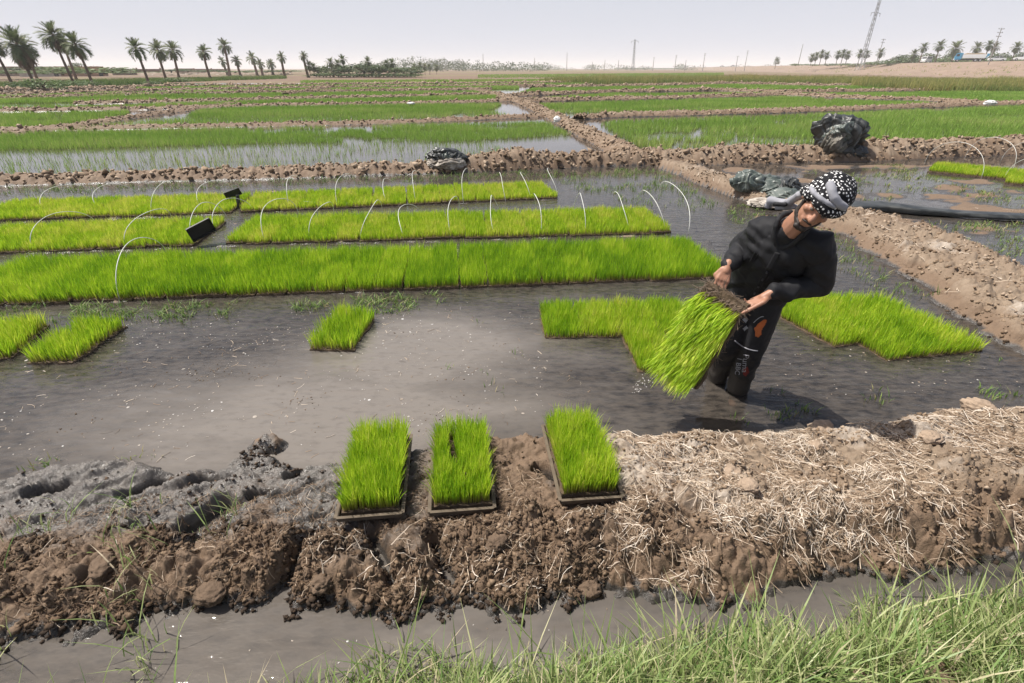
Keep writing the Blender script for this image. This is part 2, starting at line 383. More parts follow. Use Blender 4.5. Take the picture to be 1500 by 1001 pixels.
BEDS = [[(-700, 486), (0, 449), (400, 436), (800, 417), (1075, 406), (1040, 352), (800, 356), (0, 377), (-700, 395)],
        [(-700, 395), (0, 377), (330, 362), (700, 354), (985, 346), (955, 306), (600, 310), (0, 330), (-700, 350)],
        [(-700, 350), (0, 330), (340, 315), (560, 303), (820, 294), (790, 266), (400, 278), (0, 292), (-700, 310)]]
BEDW = [[G(*p) for p in b] for b in BEDS]
def in_poly(x, y, poly):
    ins = np.zeros(x.shape, bool); n = len(poly)
    for i in range(n):
        a, b = poly[i], poly[(i + 1) % n]
        c = ((a.y > y) != (b.y > y)) & (x < (b.x - a.x) * (y - a.y) / (b.y - a.y + 1e-12) + a.x)
        ins ^= c
    return ins

def ground(x, y, want_slick=False):
    """height and surface state of the ground near the camera"""
    x = np.asarray(x, float); y = np.asarray(y, float)
    e1 = fbm(x * 3.2, y * 3.2, 3, 4) * 0.16 + fbm(x * 14, y * 14, 9, 3) * 0.05
    e2 = fbm(x * 3.0, y * 3.0, 33, 4) * 0.20 + fbm(x * 13, y * 13, 39, 3) * 0.07
    sf = np.interp(x, *FAR_E) - y + e1
    sn = y - np.interp(x, *NEAR_E) + e2
    bed = -0.11 + fbm(x * 2, y * 2, 50, 4) * 0.05
    right = sst(0.1, 1.1, x)                      # dry right half of the bank
    left = 1 - sst(-0.75, 0.05, x)                # wet left half
    top = 0.130 + 0.05 * right - 0.035 * left + 0.05 * fbm(x * 2.2, y * 2.2, 60, 3)
    a = sst(-0.02 + .08 * right, 0.22 + .22 * right, sf); b = sst(-0.22, 0.26 - .10 * right, sn)
    m = a * b
    front = (1 - sst(0.18, 0.5, sn)) * sst(-.18, -.02, sn)
    h = bed + (top - bed) * m
    c1 = clod(x * 7.5 + fbm(x * 9, y * 9, 70) * 1.2, y * 7.5, 71); c2 = clod(x * 19 + fbm(x * 16, y * 16, 79) * 1.5, y * 19, 72); c3 = clod(x * 44, y * 44, 73)
    slick = left * sst(0.22, 0.52, sn + .35 * fbm(x * 3.5, y * 3.5, 83)) * sst(-0.02, 0.12, sf)     # smeared wet mud
    amp1 = 0.034 + 0.044 * front - 0.026 * slick + 0.006 * right
    amp2 = 0.026 + 0.022 * front - 0.013 * slick + 0.006 * right
    u = x * 0.86 + y * 0.5; v = -x * 0.5 + y * 0.86
    streak = (fbm(u * 5, v * 22, 80, 4) - .35 * np.abs(fbm(u * 4, v * 14, 84, 3))) * slick
    rough = c1 * amp1 + c2 * amp2 + c3 * 0.011 - .02 + fbm(x * 60, y * 60, 90, 3) * 0.014 + fbm(x * 8, y * 8, 95, 4) * 0.05 * (1 - .4 * slick)
    h = h + np.maximum(m, .7 * a * sst(-.2, -.05, sn)) * (rough + streak * 0.11)
    for p, q, w, dep in TRENCH: h = h - dep * seg_mask(x, y, p, q, w) * m
    pud = np.zeros(x.shape)
    for p, q, w, dep in PUDDLE: pud = np.maximum(pud, seg_mask(x, y, p, q, w))
    pw = sst(0.35, 0.75, pud) * m
    h = h * (1 - pw) + (-0.02 + 0.35 * (h - 0.08)) * pw
    for (fl, fr, z) in TRAYS:                      # the mud is pressed flat under each tray
        A, B = G(*fl, z), G(*fr, z); ux, uy = (B - A).normalized().x, (B - A).normalized().y
        du = (x - (A.x + B.x) / 2) * ux + (y - (A.y + B.y) / 2) * uy; dv = -(x - (A.x + B.x) / 2) * uy + (y - (A.y + B.y) / 2) * ux
        k = (1 - sst(.13, .20, np.abs(du))) * (1 - sst(.28, .36, np.abs(dv - .28)))
        h = np.where(h > z - .012, h * (1 - k) + (z - .012) * k, h)
    gm = G(396, 655); dm = np.hypot(x - gm.x, (y - gm.y) * 1.5) + .09 * fbm(x * 9, y * 9, 55, 3)
    h = np.maximum(h, -.10 + .17 * np.exp(-(dm / .15) ** 2) + np.exp(-(dm / .15) ** 2) * (clod(x * 16, y * 16, 56) * .04 + clod(x * 38, y * 38, 57) * .018 - .02))
    dry = sst(0.04, 0.15, h) * (0.45 + 1.1 * vnoise(x * 2.6, y * 2.6, 41)) * (0.10 + 0.80 * sst(0.15, 0.9, x + 0.9 * fbm(x * 1.5, y * 1.5, 40))) * sst(0.08, 0.35, sn + .10 * right) * m
    wet = np.maximum(1 - sst(0.01, 0.055, h), slick * (0.80 + 0.9 * fbm(x * 3, y * 3, 44)))
    wet = np.maximum(wet, pw)
    pale = np.exp(-(((x - 0.75) / 0.55) ** 2 + ((y - 2.2) / 0.5) ** 2)) * (0.75 + 1.2 * fbm(x * 5, y * 5, 45)) * m
    pale = np.maximum(pale, right * sst(.2, .5, fbm(x * 2.5, y * 2.5, 47) + .3) * sst(0.1, .3, sn) * m * .8)
    # the splash of wet mud round the three trays
    for px, py, r in ((900, 775, .16), (820, 700, .14), (700, 740, .18), (620, 780, .2), (530, 800, .2), (990, 660, .1)):
        g = G(px, py, .12); wet = np.maximum(wet, .75 * np.exp(-(((x - g.x) ** 2 + (y - g.y) ** 2) / (r * r))) * (0.7 + 1.3 * fbm(x * 7, y * 7, 49)) * m)
    # photographer's own grassy bank
    sg = np.interp(x, *GRASS_E) - y + fbm(x * 4, y * 4, 100, 3) * 0.12
    gb = sst(-0.05, 0.35, sg)
    h = np.maximum(h, bed + gb * (0.30 + 0.06 * fbm(x * 5, y * 5, 101)) + sst(.5, 2.5, sg) * .25)
    wet = np.where(sg > 0.15, 0.0, wet)
    # right-hand bund
    k = poly_dist(x, y, RBW) + fbm(x * 2.2, y * 2.2, 110, 4) * 0.55
    rm = sst(-0.12, 0.42, k)
    rh = -0.06 + rm * (0.20 + .05 * fbm(x * 1.3, y * 1.3, 111)) + rm * (clod(x * 4 + fbm(x * 5, y * 5, 117), y * 6, 112) * 0.085 + clod(x * 11, y * 14, 113) * 0.045 + fbm(x * 30, y * 30, 114, 3) * 0.03 - .03)
    isr = (rh > h) & (y > 2.9)
    h = np.where(isr, rh, h)
    dry = np.where(isr, sst(0.04, 0.15, rh) * (.75 + 1.1 * fbm(x * 2, y * 2, 118)), dry); wet = np.where(isr, 1 - sst(0.0, 0.045, rh), wet)
    pale = np.where(isr, sst(.0, .45, fbm(x * 1.7, y * 1.7, 116)) * sst(0.08, .15, rh) * .75, pale)
    # raised mud of the seedling beds and scum patches in the flooded corner
    bedm = np.zeros(x.shape)
    for bp in BEDW: bedm = np.maximum(bedm, in_poly(x, y, bp).astype(float))
    bh = -0.005 + 0.05 * fbm(x * 5, y * 5, 120, 4) + 0.02 * fbm(x * 24, y * 24, 121, 3)
    isb = (bedm > 0) & (bh > h)
    h = np.where(isb, bh, h); wet = np.where(isb, 1 - sst(0.004, 0.018, bh), wet); dry = np.where(isb, sst(0.006, .02, bh), dry)
    corner = sst(2.2, 3.5, x - .25 * (y - 7)) * sst(5.5, 7, y) * (1 - sst(12.5, 13.5, y))
    ch = corner * (fbm(x * 1.2, y * 1.6, 130, 5) * 0.13 - 0.004) + (1 - corner) * -1
    isc = (ch > h) & (corner > .3)
    h = np.where(isc, ch, h); wet = np.where(isc, 1 - sst(0.0, 0.022, ch), wet); dry = np.where(isc, .25, dry)
    if want_slick: return h, np.clip(wet, 0, 1), np.clip(dry, 0, 1), np.clip(pale, 0, 1), slick * sst(.015, .05, h)
    return h, np.clip(wet, 0, 1), np.clip(dry, 0, 1), np.clip(pale, 0, 1)
def gh(x, y): return ground(np.atleast_1d(x), np.atleast_1d(y))[0]

NR, NC = 520, 800
ang = np.linspace(R(70), math.atan(2.0 / 13.6), NR)          # finer rows where one stands closer
dd = 2.0 / np.tan(ang); tt = np.linspace(-1.28, 1.28, NC)
D, T_ = np.meshgrid(dd, tt, indexing='ij')
X = T_ * (0.885 * D + 0.93); Y = D
hh, wet, dry, pale, slk = ground(X, Y, True)
idx = np.arange(NR * NC).reshape(NR, NC)
Fq = np.stack([idx[:-1, :-1], idx[:-1, 1:], idx[1:, 1:], idx[1:, :-1]], -1).reshape(-1, 4)
g_o = obj_np('mud_ground', np.stack([X, Y, hh], -1).reshape(-1, 3), Fq, M['mud'], None, {'wet': wet.ravel(), 'dry': dry.ravel(), 'pale': pale.ravel(), 'slick': slk.ravel()})
tag(g_o, 'muddy ground with a trampled earth bank across the front', None, None, 'structure')
# the flat country beyond, one sheet to the horizon, lying just under the paddy water and rising above it further out
def far_ground():
    ys = np.concatenate([[-8, 3, 12], np.linspace(13.2, 80, 12), [92, 100, 115, 135, 160, 220, 320, 500, 900, 2000, 6500]])
    V = []; n = 41
    for y in ys:
        for k in range(n):
            x = (k / (n - 1) - .5) * 2 * (60 + y * 2.2)
            z = -0.20 + 0.24 * sst(70, 96, y)
            V.append((x, y, z))
    i = np.arange(len(ys) * n).reshape(len(ys), n)
    F = np.stack([i[:-1, :-1], i[:-1, 1:], i[1:, 1:], i[1:, :-1]], -1).reshape(-1, 4)
    return obj_np('field_ground', V, F, M['soil'])
tag(far_ground(), 'flat ploughed farmland stretching to the horizon', None, None, 'structure')
wv = [(-190, -6, 0), (190, -6, 0), (190, 90, 0), (-190, 90, 0)]
tag(obj_np('paddy_water', wv, [(0, 1, 2, 3)], M['water']), 'shallow muddy water standing over the paddies', None, None, 'structure')

# ================================================================== BUNDS between the paddies
CR = []                       # crumbs of broken earth collected from every bund
def crumbs(x, y, z, r, tint, label):
    N = len(x); oc = np.array([(1, 0, 0), (-1, 0, 0), (0, 1, 0), (0, -1, 0), (0, 0, 1), (0, 0, -1)], float)
    of = np.array([(0, 2, 4), (2, 1, 4), (1, 3, 4), (3, 0, 4), (2, 0, 5), (1, 2, 5), (3, 1, 5), (0, 3, 5)])
    V = oc[None] * rng.uniform(.55, 1.25, (N, 6, 1)) + rng.normal(0, .18, (N, 6, 3)); a = rng.uniform(0, 6.283, N); b = rng.normal(0, .8, N)
    c, s = np.cos(a)[:, None], np.sin(a)[:, None]; X = V[..., 0] * c - V[..., 1] * s; Y = V[..., 0] * s + V[..., 1] * c
    c, s = np.cos(b)[:, None], np.sin(b)[:, None]; Z = V[..., 2] * c - X * s; X = X * c + V[..., 2] * s
    P_ = np.stack([x[:, None] + X * r[:, None], y[:, None] + Y * r[:, None], z[:, None] + Z * r[:, None] * .75 + r[:, None] * .15], -1).reshape(-1, 3)
    F = (np.arange(N) * 6)[:, None, None] + of[None]
    return tag(obj_np('mud_crumbs', P_, F.reshape(-1, 3), M['crumb'], None, {'tint': np.repeat(np.clip(tint, 0, 1), 6), 't': np.ones(N * 6)}, True), label, 'mud crumbs', None, 'stuff')
def bund(pts, width, heights, seed, dry=0.85, pale=0.2, res=0.05, rough=1.0, label='low earth bund between two paddies'):
    w = [G(*p) for p in pts]
    for i, v in enumerate(w): v.y += width * 0.45
    if not hasattr(heights, '__len__'): heights = [heights] * len(w)
    L = [0]
    for a, b in zip(w[:-1], w[1:]): L.append(L[-1] + (b - a).length)
    n = max(8, int(L[-1] / res)); n = min(n, 1300); m = 15
    s = np.linspace(0, L[-1], n)
    cx = np.interp(s, L, [v.x for v in w]); cy = np.interp(s, L, [v.y for v in w]); H = np.interp(s, L, heights)
    k = max(3, int(n / 40)); ker = np.ones(k) / k
    cxs = np.convolve(np.pad(cx, (k, k), 'edge'), ker, 'same')[k:-k]; cys = np.convolve(np.pad(cy, (k, k), 'edge'), ker, 'same')[k:-k]
    tx = np.gradient(cxs); ty = np.gradient(cys); l = np.hypot(tx, ty); nx, ny = -ty / l, tx / l
    v = np.linspace(-1, 1, m)
    wd = width * (0.5 + 0.22 * fbm(s * 0.5, s * 0 + seed, seed, 3))
    X = cxs[:, None] + nx[:, None] * v * wd[:, None]; Y = cys[:, None] + ny[:, None] * v * wd[:, None]
    prof = np.clip(1 - np.abs(v) ** 2.0, 0, 1)
    f = 1.0 / max(0.15, res * 2.6)
    Z = -0.06 + prof * (H[:, None] * (1 + .5 * fbm(s * 0.9, s * 0, seed + 5, 3))[:, None] + 0.06)
    Z = Z + prof ** 0.5 * rough * (clod(X * f + fbm(X * f, Y * f, seed + 11) * .8, Y * f * .8, seed + 1) * 0.13 * np.minimum(1, H[:, None] / .16) + clod(X * f * 2.1, Y * f * 2.1, seed + 2) * 0.06 - 0.05 + fbm(X * f * 4, Y * f * 4, seed + 3, 2) * .07)
    i = np.arange(n * m).reshape(n, m)
    F = np.stack([i[:-1, :-1], i[1:, :-1], i[1:, 1:], i[:-1, 1:]], -1).reshape(-1, 4)
    nc = int(min(4500, L[-1] * width * (130 if res < .07 else 60))); pick = np.random.default_rng(seed).integers(0, n * m, nc); zz = Z.ravel()[pick]; pick = pick[zz > .02]
    CR.append((X.ravel()[pick] + rng.normal(0, .03, len(pick)), Y.ravel()[pick] + rng.normal(0, .03, len(pick)), Z.ravel()[pick], max(.052, res * .6) * rng.uniform(.3, 1.25, len(pick)) * (1 + .8 * (rng.uniform(0, 1, len(pick)) > .93))))
    wetv = (1 - sst(0.0, 0.05, Z)) * (1 - sst(.25, .55, prof + 0 * Z)); dv = np.clip(dry * .62 * sst(.03, .2, Z) + .5 * fbm(X * .8, Y * .8, seed + 8) + .9 * fbm(X * f, Y * f, seed + 12, 2), 0, 1); pv = pale * sst(-.1, .3, fbm(X * 1.1, Y * 1.1, seed + 9))
    o = obj_np('mud_bund', np.stack([X, Y, Z], -1).reshape(-1, 3), F, M['mud'], None, {'wet': wetv.ravel(), 'dry': dv.ravel(), 'pale': np.clip(pv, 0, 1).ravel()})
    return tag(o, label, None, None, 'structure')
bund([(-320, 287), (-150, 281), (0, 273), (300, 266), (600, 257), (690, 253), (760, 250), (880, 245), (965, 243)], 0.95, [.12, .12, .12, .13, .15, .27, .30, .22, .24], 200, .75, .05, .035)
bund([(955, 244), (1100, 241), (1200, 239), (1350, 233), (1500, 227), (1750, 214)], 1.25, [.24, .30, .30, .33, .36, .36], 210, .9, .35, .035)
bund([(945, 242), (880, 210), (830, 184), (800, 168), (765, 152), (740, 144), (715, 138), (690, 133)], 0.85, .2, 220, .9, .35, .06)
bund([(-320, 201), (-200, 198), (0, 194), (200, 190), (400, 186), (600, 181), (796, 172)], 0.95, .10, 230, .7, .1, .08)
bund([(-60, 207), (5, 199), (101, 187), (187, 174), (267, 163), (340, 153)], 0.9, .10, 240, .5, .0, .08)
bund([(-300, 168), (0, 165), (190, 162), (270, 160), (400, 156), (600, 154), (752, 149)], 1.2, .12, 250, .9, .3, .12)
bund([(100, 154), (300, 150), (400, 147), (560, 144), (735, 139)], 1.3, .14, 260, .9, .2, .14)
bund([(-200, 151), (0, 147), (150, 141), (300, 138), (500, 135), (720, 132)], 1.4, .14, 270, .9, .1, .16)
bund([(-200, 145), (0, 140), (200, 134), (500, 129), (800, 126)], 1.6, .14, 280, .9, .1, .2)
bund([(-100, 136), (250, 128), (500, 125), (900, 121)], 1.8, .14, 290, .9, .1, .3)
bund([(415, 141), (450, 136), (484, 131)], 0.9, .22, 295, .3, .0, .12)
bund([(845, 176), (917, 172), (1010, 170), (1150, 166), (1300, 161), (1400, 157), (1540, 153), (1800, 146)], 1.0, .16, 300, .9, .2, .08)
bund([(765, 150), (900, 147), (1010, 145), (1150, 140), (1280, 146), (1360, 148), (1450, 154)], 1.2, .17, 310, .9, .3, .12)
bund([(745, 142), (900, 136), (1050, 133), (1150, 136.5), (1320, 134), (1440, 132), (1700, 128)], 1.3, .18, 320, .9, .3, .16)
bund([(780, 130), (950, 127), (1080, 124), (1220, 127), (1330, 128)], 1.8, .24, 330, .9, .5, .2)

cx_, cy_, cz_, cr_ = (np.concatenate([c[i] for c in CR]) for i in range(4))
crumbs(cx_, cy_, cz_, cr_, rng.normal(.80, .13, len(cx_)), 'broken clods of earth covering the bunds between the paddies')
def bank_crumbs(poly, n, rmin, rmax, t0, label, hmin=.0, pw=2.5, wetk=.5):
    P4 = [G(px, py, .1) for px, py in poly]; x0, x1 = min(p.x for p in P4), max(p.x for p in P4); y0, y1 = min(p.y for p in P4), max(p.y for p in P4)
    x = rng.uniform(x0, x1, n * 3); y = rng.uniform(y0, y1, n * 3); k = in_poly(x, y, P4) & (vnoise(x * 6, y * 6, 430) + .5 * vnoise(x * 17, y * 17, 431) > .62); x, y = x[k][:n], y[k][:n]
    h, w, d, p = ground(x, y); k = h > hmin; x, y, h, w, d = x[k], y[k], h[k], w[k], d[k]; r = rmin + (rmax - rmin) * rng.uniform(0, 1, len(x)) ** pw
    crumbs(x, y, h, r, t0 + .35 * d - wetk * w + rng.normal(0, .16, len(x)), label)
bank_crumbs([(-80, 800), (200, 770), (500, 770), (950, 740), (1010, 880), (600, 920), (380, 915), (-80, 980)], 13000, .003, .020, .42, 'crumbled brown mud on the front slope of the bank')
bank_crumbs([(-80, 690), (350, 680), (600, 650), (950, 640), (950, 740), (500, 780), (-80, 800)], 1300, .003, .014, .38, 'crumbled wet mud on top of the left half of the bank')
bank_crumbs([(930, 630), (1300, 592), (1560, 575), (1560, 800), (1300, 835), (1000, 880)], 7500, .003, .018, .46, 'dry crumbs of earth on the right half of the bank')
bank_crumbs([(990, 246), (1240, 300), (1500, 370), (1600, 420), (1600, 520), (1450, 500), (1300, 420), (1200, 340), (1060, 300)], 4800, .006, .030, .52, 'dry crumbs of earth on the right-hand bund')

bank_crumbs([(350, 640), (440, 640), (440, 680), (350, 680)], 500, .003, .014, .40, 'crumbs on the low mud clod standing in the water left of the trays')
def debris():
    x, y = scatter([(-40, 500), (180, 470), (480, 450), (790, 440), (900, 620), (600, 640), (340, 665), (-40, 680)], 420); k = vnoise(x * 2.2, y * 3.0, 440) * .6 + vnoise(x * 9, y * 9, 441) * .4 > .66
    x, y = x[k], y[k]; N = len(x); crumbs(x, y, np.full(N, -.002), rng.uniform(.002, .009, N), rng.normal(.35, .22, N), 'bits of mud and rotten husk floating in the open water')

# ================================================================== BLADES
def blades(base, h, az, lean, wid, tint, droop=0.0, segs=2, up=None, flat=None):
    """thin curved leaf blades as real geometry. arrays of length N."""
    base = np.asarray(base, float); N = len(base)
    up = np.tile((0, 0, 1.0), (N, 1)) if up is None else np.asarray(up, float)
    dirh = np.stack([np.cos(az), np.sin(az), np.zeros(N)], 1)
    wa = az + math.pi / 2 + rng.uniform(-0.9, 0.9, N) if flat is None else flat
    wv = np.stack([np.cos(wa), np.sin(wa), np.zeros(N)], 1)
    V = []; t_attr = []
    ts = np.linspace(0, 1, segs + 1)
    for t in ts:
        p = base + h[:, None] * (up * (t - np.asarray(droop).reshape(-1, 1) * t * t * 0.5) + dirh * (lean[:, None] * t ** 1.7))
        w = wid * (1.0 if t < 0.6 else (1 - t) / 0.4 * 0.85 + 0.15) * 0.5
        if t < 1: V += [p - wv * w[:, None], p + wv * w[:, None]]; t_attr += [np.full(N, t)] * 2
        else: V += [p]; t_attr += [np.full(N, 1.0)]
    nv = 2 * segs + 1
    VV = np.stack(V, 1).reshape(-1, 3); TA = np.stack(t_attr, 1).ravel()
    o = (np.arange(N) * nv)[:, None]
    Q = [o + np.array([[2 * i, 2 * i + 1, 2 * i + 3, 2 * i + 2]]) for i in range(segs - 1)]
    Q = np.concatenate(Q) if Q else np.zeros((0, 4), int)
    T = o + np.array([[2 * segs - 2, 2 * segs - 1, 2 * segs]])
    return VV, [Q, T], {'tint': np.repeat(tint, nv), 't': TA}
def scatter(poly_px, dens, z=0.0):
    poly = [G(px, py, z) for px, py in poly_px]
    x0, x1 = min(p.x for p in poly), max(p.x for p in poly); y0, y1 = min(p.y for p in poly), max(p.y for p in poly)
    n = int((x1 - x0) * (y1 - y0) * dens)
    x = rng.uniform(x0, x1, n); y = rng.uniform(y0, y1, n)
    k = in_poly(x, y, poly); return x[k], y[k]
debris()
def rice_field(poly, dens, h, wid, label, clump=0.0, name='rice_plants', mat='rice', k=3, tint0=0.45, leanv=0.5, thin=None):
    x, y = scatter(poly, dens)
    if clump:
        keep = vnoise(x * 0.35, y * 0.8, 400) * 0.6 + vnoise(x * 2, y * 2, 401) * 0.4 > clump; x, y = x[keep], y[keep]
    n = len(x)
    if not n: return None
    x = np.repeat(x, k) + rng.normal(0, .02, n * k); y = np.repeat(y, k) + rng.normal(0, .02, n * k); N = n * k
    big = fbm(x * .25, y * .5, 402, 3)
    hh_ = h * rng.uniform(.55, 1.15, N) * (1 + (1.3 if name == 'reeds' else .5) * big)
    V, F, A = blades(np.stack([x, y, np.full(N, -.02)], 1), hh_, rng.uniform(0, 6.283, N), rng.uniform(.05, leanv, N), wid * rng.uniform(.7, 1.3, N), np.clip(tint0 + .9 * big + rng.normal(0, .2, N), 0, 1), segs=1)
    o = obj_np(name, V, F, M[mat], None, A, False)
    return tag(o, label, 'rice' if 'rice' in name else 'grass', None, 'stuff')
S = 'young rice growing in a paddy '
rice_field([(-250, 232), (0, 222), (400, 211), (700, 207), (835, 199), (800, 181), (400, 190), (0, 198), (-250, 205)], 210, .20, .014, S + 'in a thick green strip left of the diagonal bund', .33, tint0=.5)
rice_field([(-250, 284), (0, 262), (600, 248), (760, 238), (760, 222), (700, 205), (400, 209), (0, 221), (-250, 230)], 34, .19, .012, S + 'sparsely, in open water just beyond the cross bund', .25, k=2)
rice_field([(40, 197), (200, 187), (400, 184), (750, 170), (700, 161), (500, 166), (300, 171)], 70, .2, .018, S + 'thinly behind the second bund on the left', .3)
rice_field([(270, 172), (500, 168), (720, 161), (735, 154), (600, 155), (400, 158), (300, 162)], 130, .22, .024, S + 'in the second strip from the cross bund on the left', .2)
rice_field([(-250, 200), (0, 192), (90, 184), (180, 172), (190, 165), (0, 168), (-250, 172)], 130, .22, .022, S + 'in the left corner behind the slanting bund', .34)
rice_field([(0, 162), (300, 158), (400, 154), (735, 148), (725, 141), (400, 149), (150, 157), (-200, 161), (-200, 166)], 90, .22, .032, S + 'in the third strip on the left', .2)
rice_field([(250, 148), (560, 143), (720, 138), (720, 134), (400, 138), (150, 143), (-200, 153), (-200, 156)], 70, .22, .04, S + 'in the fourth strip on the left', .3)
rice_field([(0, 145), (500, 134), (760, 131), (760, 127), (500, 130), (0, 141), (-200, 147)], 45, .24, .055, S + 'in the fifth strip on the left', .4)
rice_field([(200, 132), (500, 128), (800, 125), (900, 122), (500, 125.5), (200, 128)], 26, .24, .06, S + 'in the faint green strip before the ploughed ground', .45)
rice_field([(960, 224), (1100, 214), (1500, 204), (1750, 198), (1750, 150), (1500, 157), (1150, 171), (900, 179), (880, 184), (930, 214)], 120, .22, .017, S + 'in the broad green plot right of the diagonal bund', .34, tint0=.46)
rice_field([(800, 167), (1150, 163), (1380, 156), (1350, 151), (1280, 149), (1150, 143), (900, 150), (790, 154)], 95, .21, .026, S + 'in the second plot right of the diagonal bund', .3)
rice_field([(760, 147), (900, 145), (1150, 139), (1280, 144), (1440, 151), (1750, 146), (1750, 130), (1440, 135), (1200, 138), (900, 138)], 90, .22, .036, S + 'in the third plot on the right below the reeds', .3, tint0=.46)
rice_field([(760, 138), (1050, 132), (1440, 130.5), (1700, 127), (1700, 124), (1200, 128), (1080, 125), (780, 131)], 60, .24, .045, S + 'in the last narrow plot before the reeds', .25, tint0=.35)
rice_field([(440, 119), (800, 117), (1000, 117), (1000, 120), (800, 122), (440, 123)], 7, .3, .1, S + 'in the far thin strip in the middle', .35)
rice_field([(700, 110), (1060, 107), (1060, 113), (700, 115)], 2.5, .3, .14, S + 'in the farthest plots below the skyline', .4)
rice_field([(790, 120.6), (890, 124), (1080, 122), (1240, 127), (1330, 133.5), (1700, 139), (1700, 124), (1330, 120.5), (1080, 116.5), (890, 118.8)], 16, .85, .05, 'tall reeds growing in a dense belt along the right', .36, 'reeds', 'reed', 5, .66, .3)
rice_field([(-300, 133), (0, 124), (240, 117), (420, 113), (420, 116), (240, 122), (0, 131)], 9, .55, .08, 'rough green grass growing under the leaning palms', .45, 'grass', 'weed', 4)

def weeds(poly, dens, h, wid, label, clump=.45, k=4, mat='weed', z=None, lean=1.1, tint0=.5, name='weeds'):
    x, y = scatter(poly, dens)
    keep = vnoise(x * 1.6, y * 1.6, 420) * .55 + vnoise(x * 6, y * 6, 421) * .45 > clump; x, y = x[keep], y[keep]; n = len(x)
    x = np.repeat(x, k) + rng.normal(0, .025, n * k); y = np.repeat(y, k) + rng.normal(0, .025, n * k); N = n * k
    if not N: return
    zz = np.maximum(gh(x, y), -.01) if z is None else np.full(N, z)
    V, F, A = blades(np.stack([x, y, zz - .004], 1), h * rng.uniform(.4, 1.2, N), rng.uniform(0, 6.283, N), rng.uniform(.1, lean, N), wid * rng.uniform(.7, 1.3, N), np.clip(rng.normal(tint0, .25, N), 0, 1), droop=rng.uniform(0, .7, N), segs=2)
    return tag(obj_np(name, V, F, M[mat], None, A, False), label, 'weeds', None, 'stuff')
weeds([(760, 252), (960, 248), (1000, 262), (1060, 300), (1010, 312), (930, 300), (860, 282), (800, 262)], 110, .10, .007, 'thin water weeds standing right of the far seedling row', .42)
weeds([(1180, 250), (1330, 240), (1370, 262), (1500, 290), (1500, 305), (1380, 290), (1260, 296), (1180, 270)], 110, .07, .009, 'weeds and scum in the flooded corner behind the man', .5, tint0=.7)
weeds([(1330, 330), (1500, 322), (1500, 380), (1420, 362)], 150, .07, .008, 'weeds growing in shallow water beside the right bund', .46, tint0=.65)
weeds([(1040, 300), (1100, 300), (1240, 350), (1300, 400), (1400, 450), (1300, 430), (1180, 370), (1080, 330)], 150, .07, .007, 'weeds along the water edge of the right bund', .5)
weeds([(-20, 452), (420, 440), (640, 430), (650, 455), (430, 470), (300, 475), (180, 470), (-20, 484)], 520, .075, .007, 'scattered weeds floating in front of the long seedling row', .42, lean=1.6)
weeds([(0, 275), (600, 258), (760, 252), (790, 262), (400, 274), (0, 290)], 90, .09, .007, 'thin grass in the water strip behind the far seedling row', .45)
weeds([(330, 330), (380, 290), (500, 280), (340, 320), (280, 360)], 200, .06, .007, 'weeds in the gap between two seedling beds', .4)
weeds([(1060, 620), (1230, 585), (1500, 570), (1500, 585), (1300, 592), (1140, 612)], 420, .08, .006, 'grass tufts along the far edge of the mud bank', .5, lean=.8)
weeds([(560, 455), (760, 440), (780, 620), (640, 620)], 14, .08, .006, 'stray weeds poking out of the open water', .5, lean=1.4)
weeds([(1080, 560), (1500, 500), (1500, 570), (1150, 600)], 22, .07, .006, 'stray weeds in the dark water right of the man', .5, lean=1.4)
weeds([(-40, 690), (120, 668), (260, 668), (150, 690), (-40, 710)], 350, .06, .006, 'yellowish grass on the left rim of the mud bank', .5, tint0=.75)

# ================================================================== SEEDLING MATS
ML, MW_ = 0.58, 0.275        # a mat of rice seedlings as lifted from a nursery tray
def mat_slab(name, lx, ly, th, seed):
    nx, ny = 8, 14
    xs = np.linspace(-lx / 2, lx / 2, nx); ys = np.linspace(-ly / 2, ly / 2, ny)
    X, Y = np.meshgrid(xs, ys, indexing='ij'); r = np.random.default_rng(seed)
    edge = (np.abs(X) > lx / 2 - 1e-6) | (np.abs(Y) > ly / 2 - 1e-6)
    Xj = X + r.normal(0, .006, X.shape) * edge; Yj = Y + r.normal(0, .006, X.shape) * edge
    Zt = th + r.normal(0, .003, X.shape)
    top = np.stack([Xj, Yj, Zt], -1).reshape(-1, 3); bot = np.stack([Xj * 1.01, Yj * 1.01, np.zeros_like(Zt)], -1).reshape(-1, 3)
    i = np.arange(nx * ny).reshape(nx, ny); n = nx * ny
    Ft = np.stack([i[:-1, :-1], i[1:, :-1], i[1:, 1:], i[:-1, 1:]], -1).reshape(-1, 4); Fb = Ft[:, ::-1] + n
    ring = list(i[:, 0]) + list(i[-1, 1:]) + list(i[-2::-1, -1]) + list(i[0, -2:0:-1])
    Fs = [(ring[(k + 1) % len(ring)], ring[k], ring[k] + n, ring[(k + 1) % len(ring)] + n) for k in range(len(ring))]
    return mesh_np(name, np.concatenate([top, bot]), [Ft, Fb, np.array(Fs)], M['mat_soil'], None, False)
